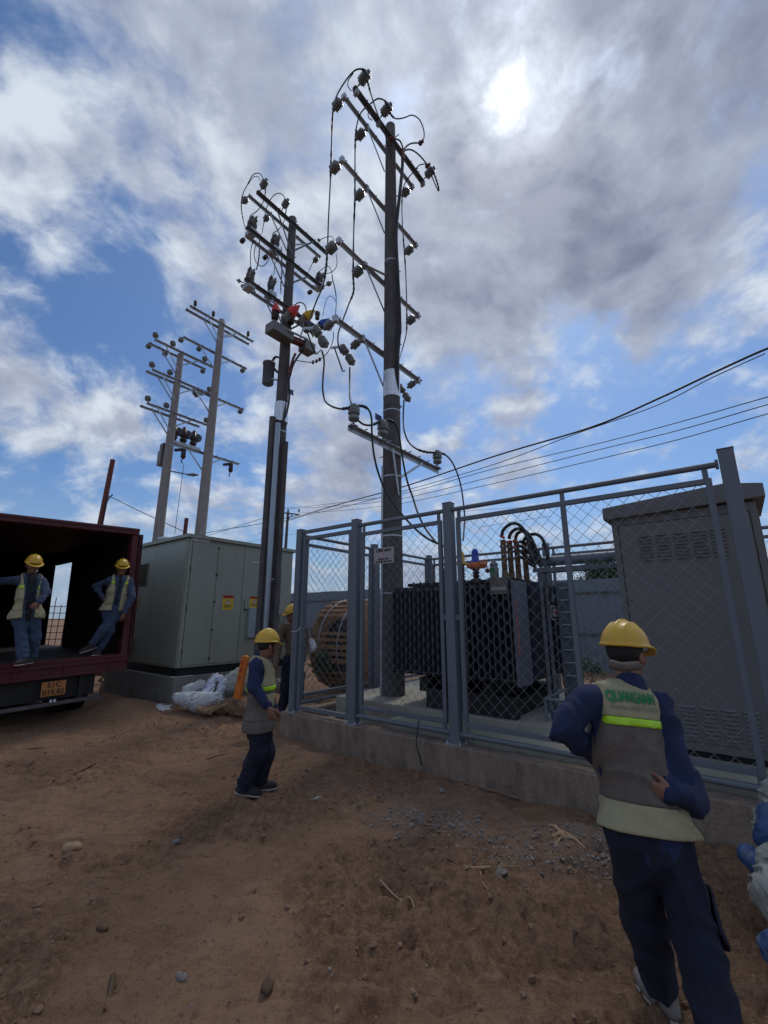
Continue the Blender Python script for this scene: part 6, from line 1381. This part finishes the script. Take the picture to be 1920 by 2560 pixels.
# walking worker seen from his right side
Y0 = 4.85
Jm = dict(head=Y_(672, 1614, Y0), neck=Y_(656, 1648, Y0+.01), shR=Y_(643, 1663, Y0-.17), shL=Y_(656, 1664, Y0+.18), pelvis=Y_(652, 1800, Y0), elR=Y_(636, 1716, Y0-.22), wrR=Y_(674, 1768, Y0-.24), elL=Y_(668, 1722, Y0+.22), wrL=Y_(690, 1770, Y0+.18),
    kneeR=Y_(648, 1880, Y0-.08), kneeL=Y_(668, 1880, Y0+.10), ankR=Y_(614, 1968, Y0-.02), ankL=Y_(650, 1962, Y0+.14)); Jm['toeR'] = (.96, .1, -.18); Jm['toeL'] = (.96, .25, -.05)
Jm['ankR'][2] = .115; Jm['ankL'][2] = .10
person('man in cream vest with navy sleeves walking to the right, looking away at the fence', Jm, (.72, .66, -.02), dict(shirt='navy', trousers='navyd', vest=True, netting=True, hem_mat='mesh', vest_hem=-.09, stripe=.31, flare=.036, vest_flare=.018, strap=True, pockets=((.10, .20, .05, .06),)), h=.0085,
    hands=dict(R=((.35, -.05, -.9), (.3, .9, 0), 1, .55), L=((.4, 0, -.9), (0, -1, 0), 1, .5)), seed=5, head_up=(.05, 0, 1))
# worker behind the corner post
Yb = 7.55; zb = .17; xb = -1.53
Jb = dict(head=(xb, Yb, zb+1.60), neck=(xb+.03, Yb+.02, zb+1.45), shR=(xb-.14, Yb-.08, zb+1.38), shL=(xb+.20, Yb+.10, zb+1.38), pelvis=(xb+.06, Yb, zb+.90), elR=(xb-.17, Yb-.14, zb+1.05), wrR=(xb-.17, Yb-.30, zb+.72), elL=(xb+.25, Yb+.1, zb+1.08), wrL=(xb+.2, Yb-.1, zb+.85),
    kneeR=(xb-.04, Yb-.05, zb+.48), kneeL=(xb+.13, Yb, zb+.48), ankR=(xb-.08, Yb, zb+.085), ankL=(xb+.12, Yb+.05, zb+.085), toeR=(-.6, -.8, 0), toeL=(-.3, -.9, 0))
person('man in brown shirt and yellow hard hat half hidden behind the corner post', Jb, (-.75, -.65, -.1), dict(shirt='brown', trousers='navyd', eyes=True, flare=.03), h=.0125, hands=dict(R=((-.1, -.1, -1), (1, 0, 0), 1, .5), L=((0, -.3, -1), (-1, 0, 0), -1, .5)), seed=8)
# two workers standing in the lorry body
Yc = 7.9
Jc = dict(head=Y_(309, 1421, Yc), neck=Y_(305, 1440, Yc+.03), shR=Y_(279, 1451, Yc-.09), shL=Y_(328, 1453, Yc+.10), pelvis=Y_(289, 1522, Yc), elR=Y_(245, 1466, Yc-.05), wrR=Y_(262, 1496, Yc-.12), elL=Y_(334, 1492, Yc+.02), wrL=Y_(314, 1532, Yc-.12),
    kneeL=Y_(263, 1574, Yc-.14), kneeR=Y_(278, 1576, Yc-.02), ankL=Y_(232, 1612, Yc-.16), ankR=Y_(252, 1619, Yc)); Jc['toeR'] = (.1, -1, 0); Jc['toeL'] = (-.55, -.75, -.30)
Jc['ankR'][2] = 1.09+.09
# looking towards the camera: his right hand side is at the left of the picture
person('man leaning on the lorry wall with crossed legs and one hand on hip', Jc, (.55, -.83, -.18), dict(shirt='denim', trousers='jean', vest=True, vest_hem=-.04, stripe=.445, vest_flare=.03, gap=.035, eyes=True, flare=.022, tee=True, tee_w=.022, pockets=((-.11, .13, .045, .05), (.11, .13, .045, .05), (-.11, .29, .045, .045), (.11, .29, .045, .045))), h=.0105,
    hands=dict(R=((.7, -.1, -.6), (.4, .8, 0), -1, .5), L=((-.1, -.1, -1), (-1, .2, 0), 1, .4)), seed=11)
Yd = 6.75
Jd = dict(head=Y_(88, 1414, Yd), neck=Y_(84, 1436, Yd+.03), shR=Y_(52, 1450, Yd-.09), shL=Y_(109, 1452, Yd+.11), pelvis=Y_(72, 1534, Yd), elR=Y_(4, 1454, Yd+.05), wrR=Y_(-36, 1428, Yd+.05), elL=Y_(122, 1482, Yd+.02), wrL=Y_(104, 1505, Yd-.12),
    kneeR=Y_(58, 1594, Yd-.08), kneeL=Y_(90, 1594, Yd+.1), ankR=Y_(64, 1640, Yd-.10), ankL=Y_(84, 1638, Yd+.15)); Jd['toeR'] = (.25, -.97, 0); Jd['toeL'] = (.4, -.9, 0)
zfl = 1.09-.022*1.5; Jd['ankR'][2] = zfl+.02; Jd['ankL'][2] = zfl+.05
Jd['ankR'][2] = 1.145; Jd['ankL'][2] = 1.145
person('man standing in the lorry body, one arm stretched to the picture edge', Jd, (.76, -.62, -.25), dict(shirt='denim', trousers='jean', vest=True, tee=True, vest_hem=-.08, stripe=.385, vest_flare=.03, gap=.055, eyes=True, flare=.03, pockets=((.13, .25, .045, .05), (.13, .09, .05, .05))), h=.0105,
    hands=dict(R=((-.8, 0, .3), (0, -1, 0), -1, .3), L=((-.6, -.4, -.6), (-.2, .9, 0), 1, .6)), seed=14)
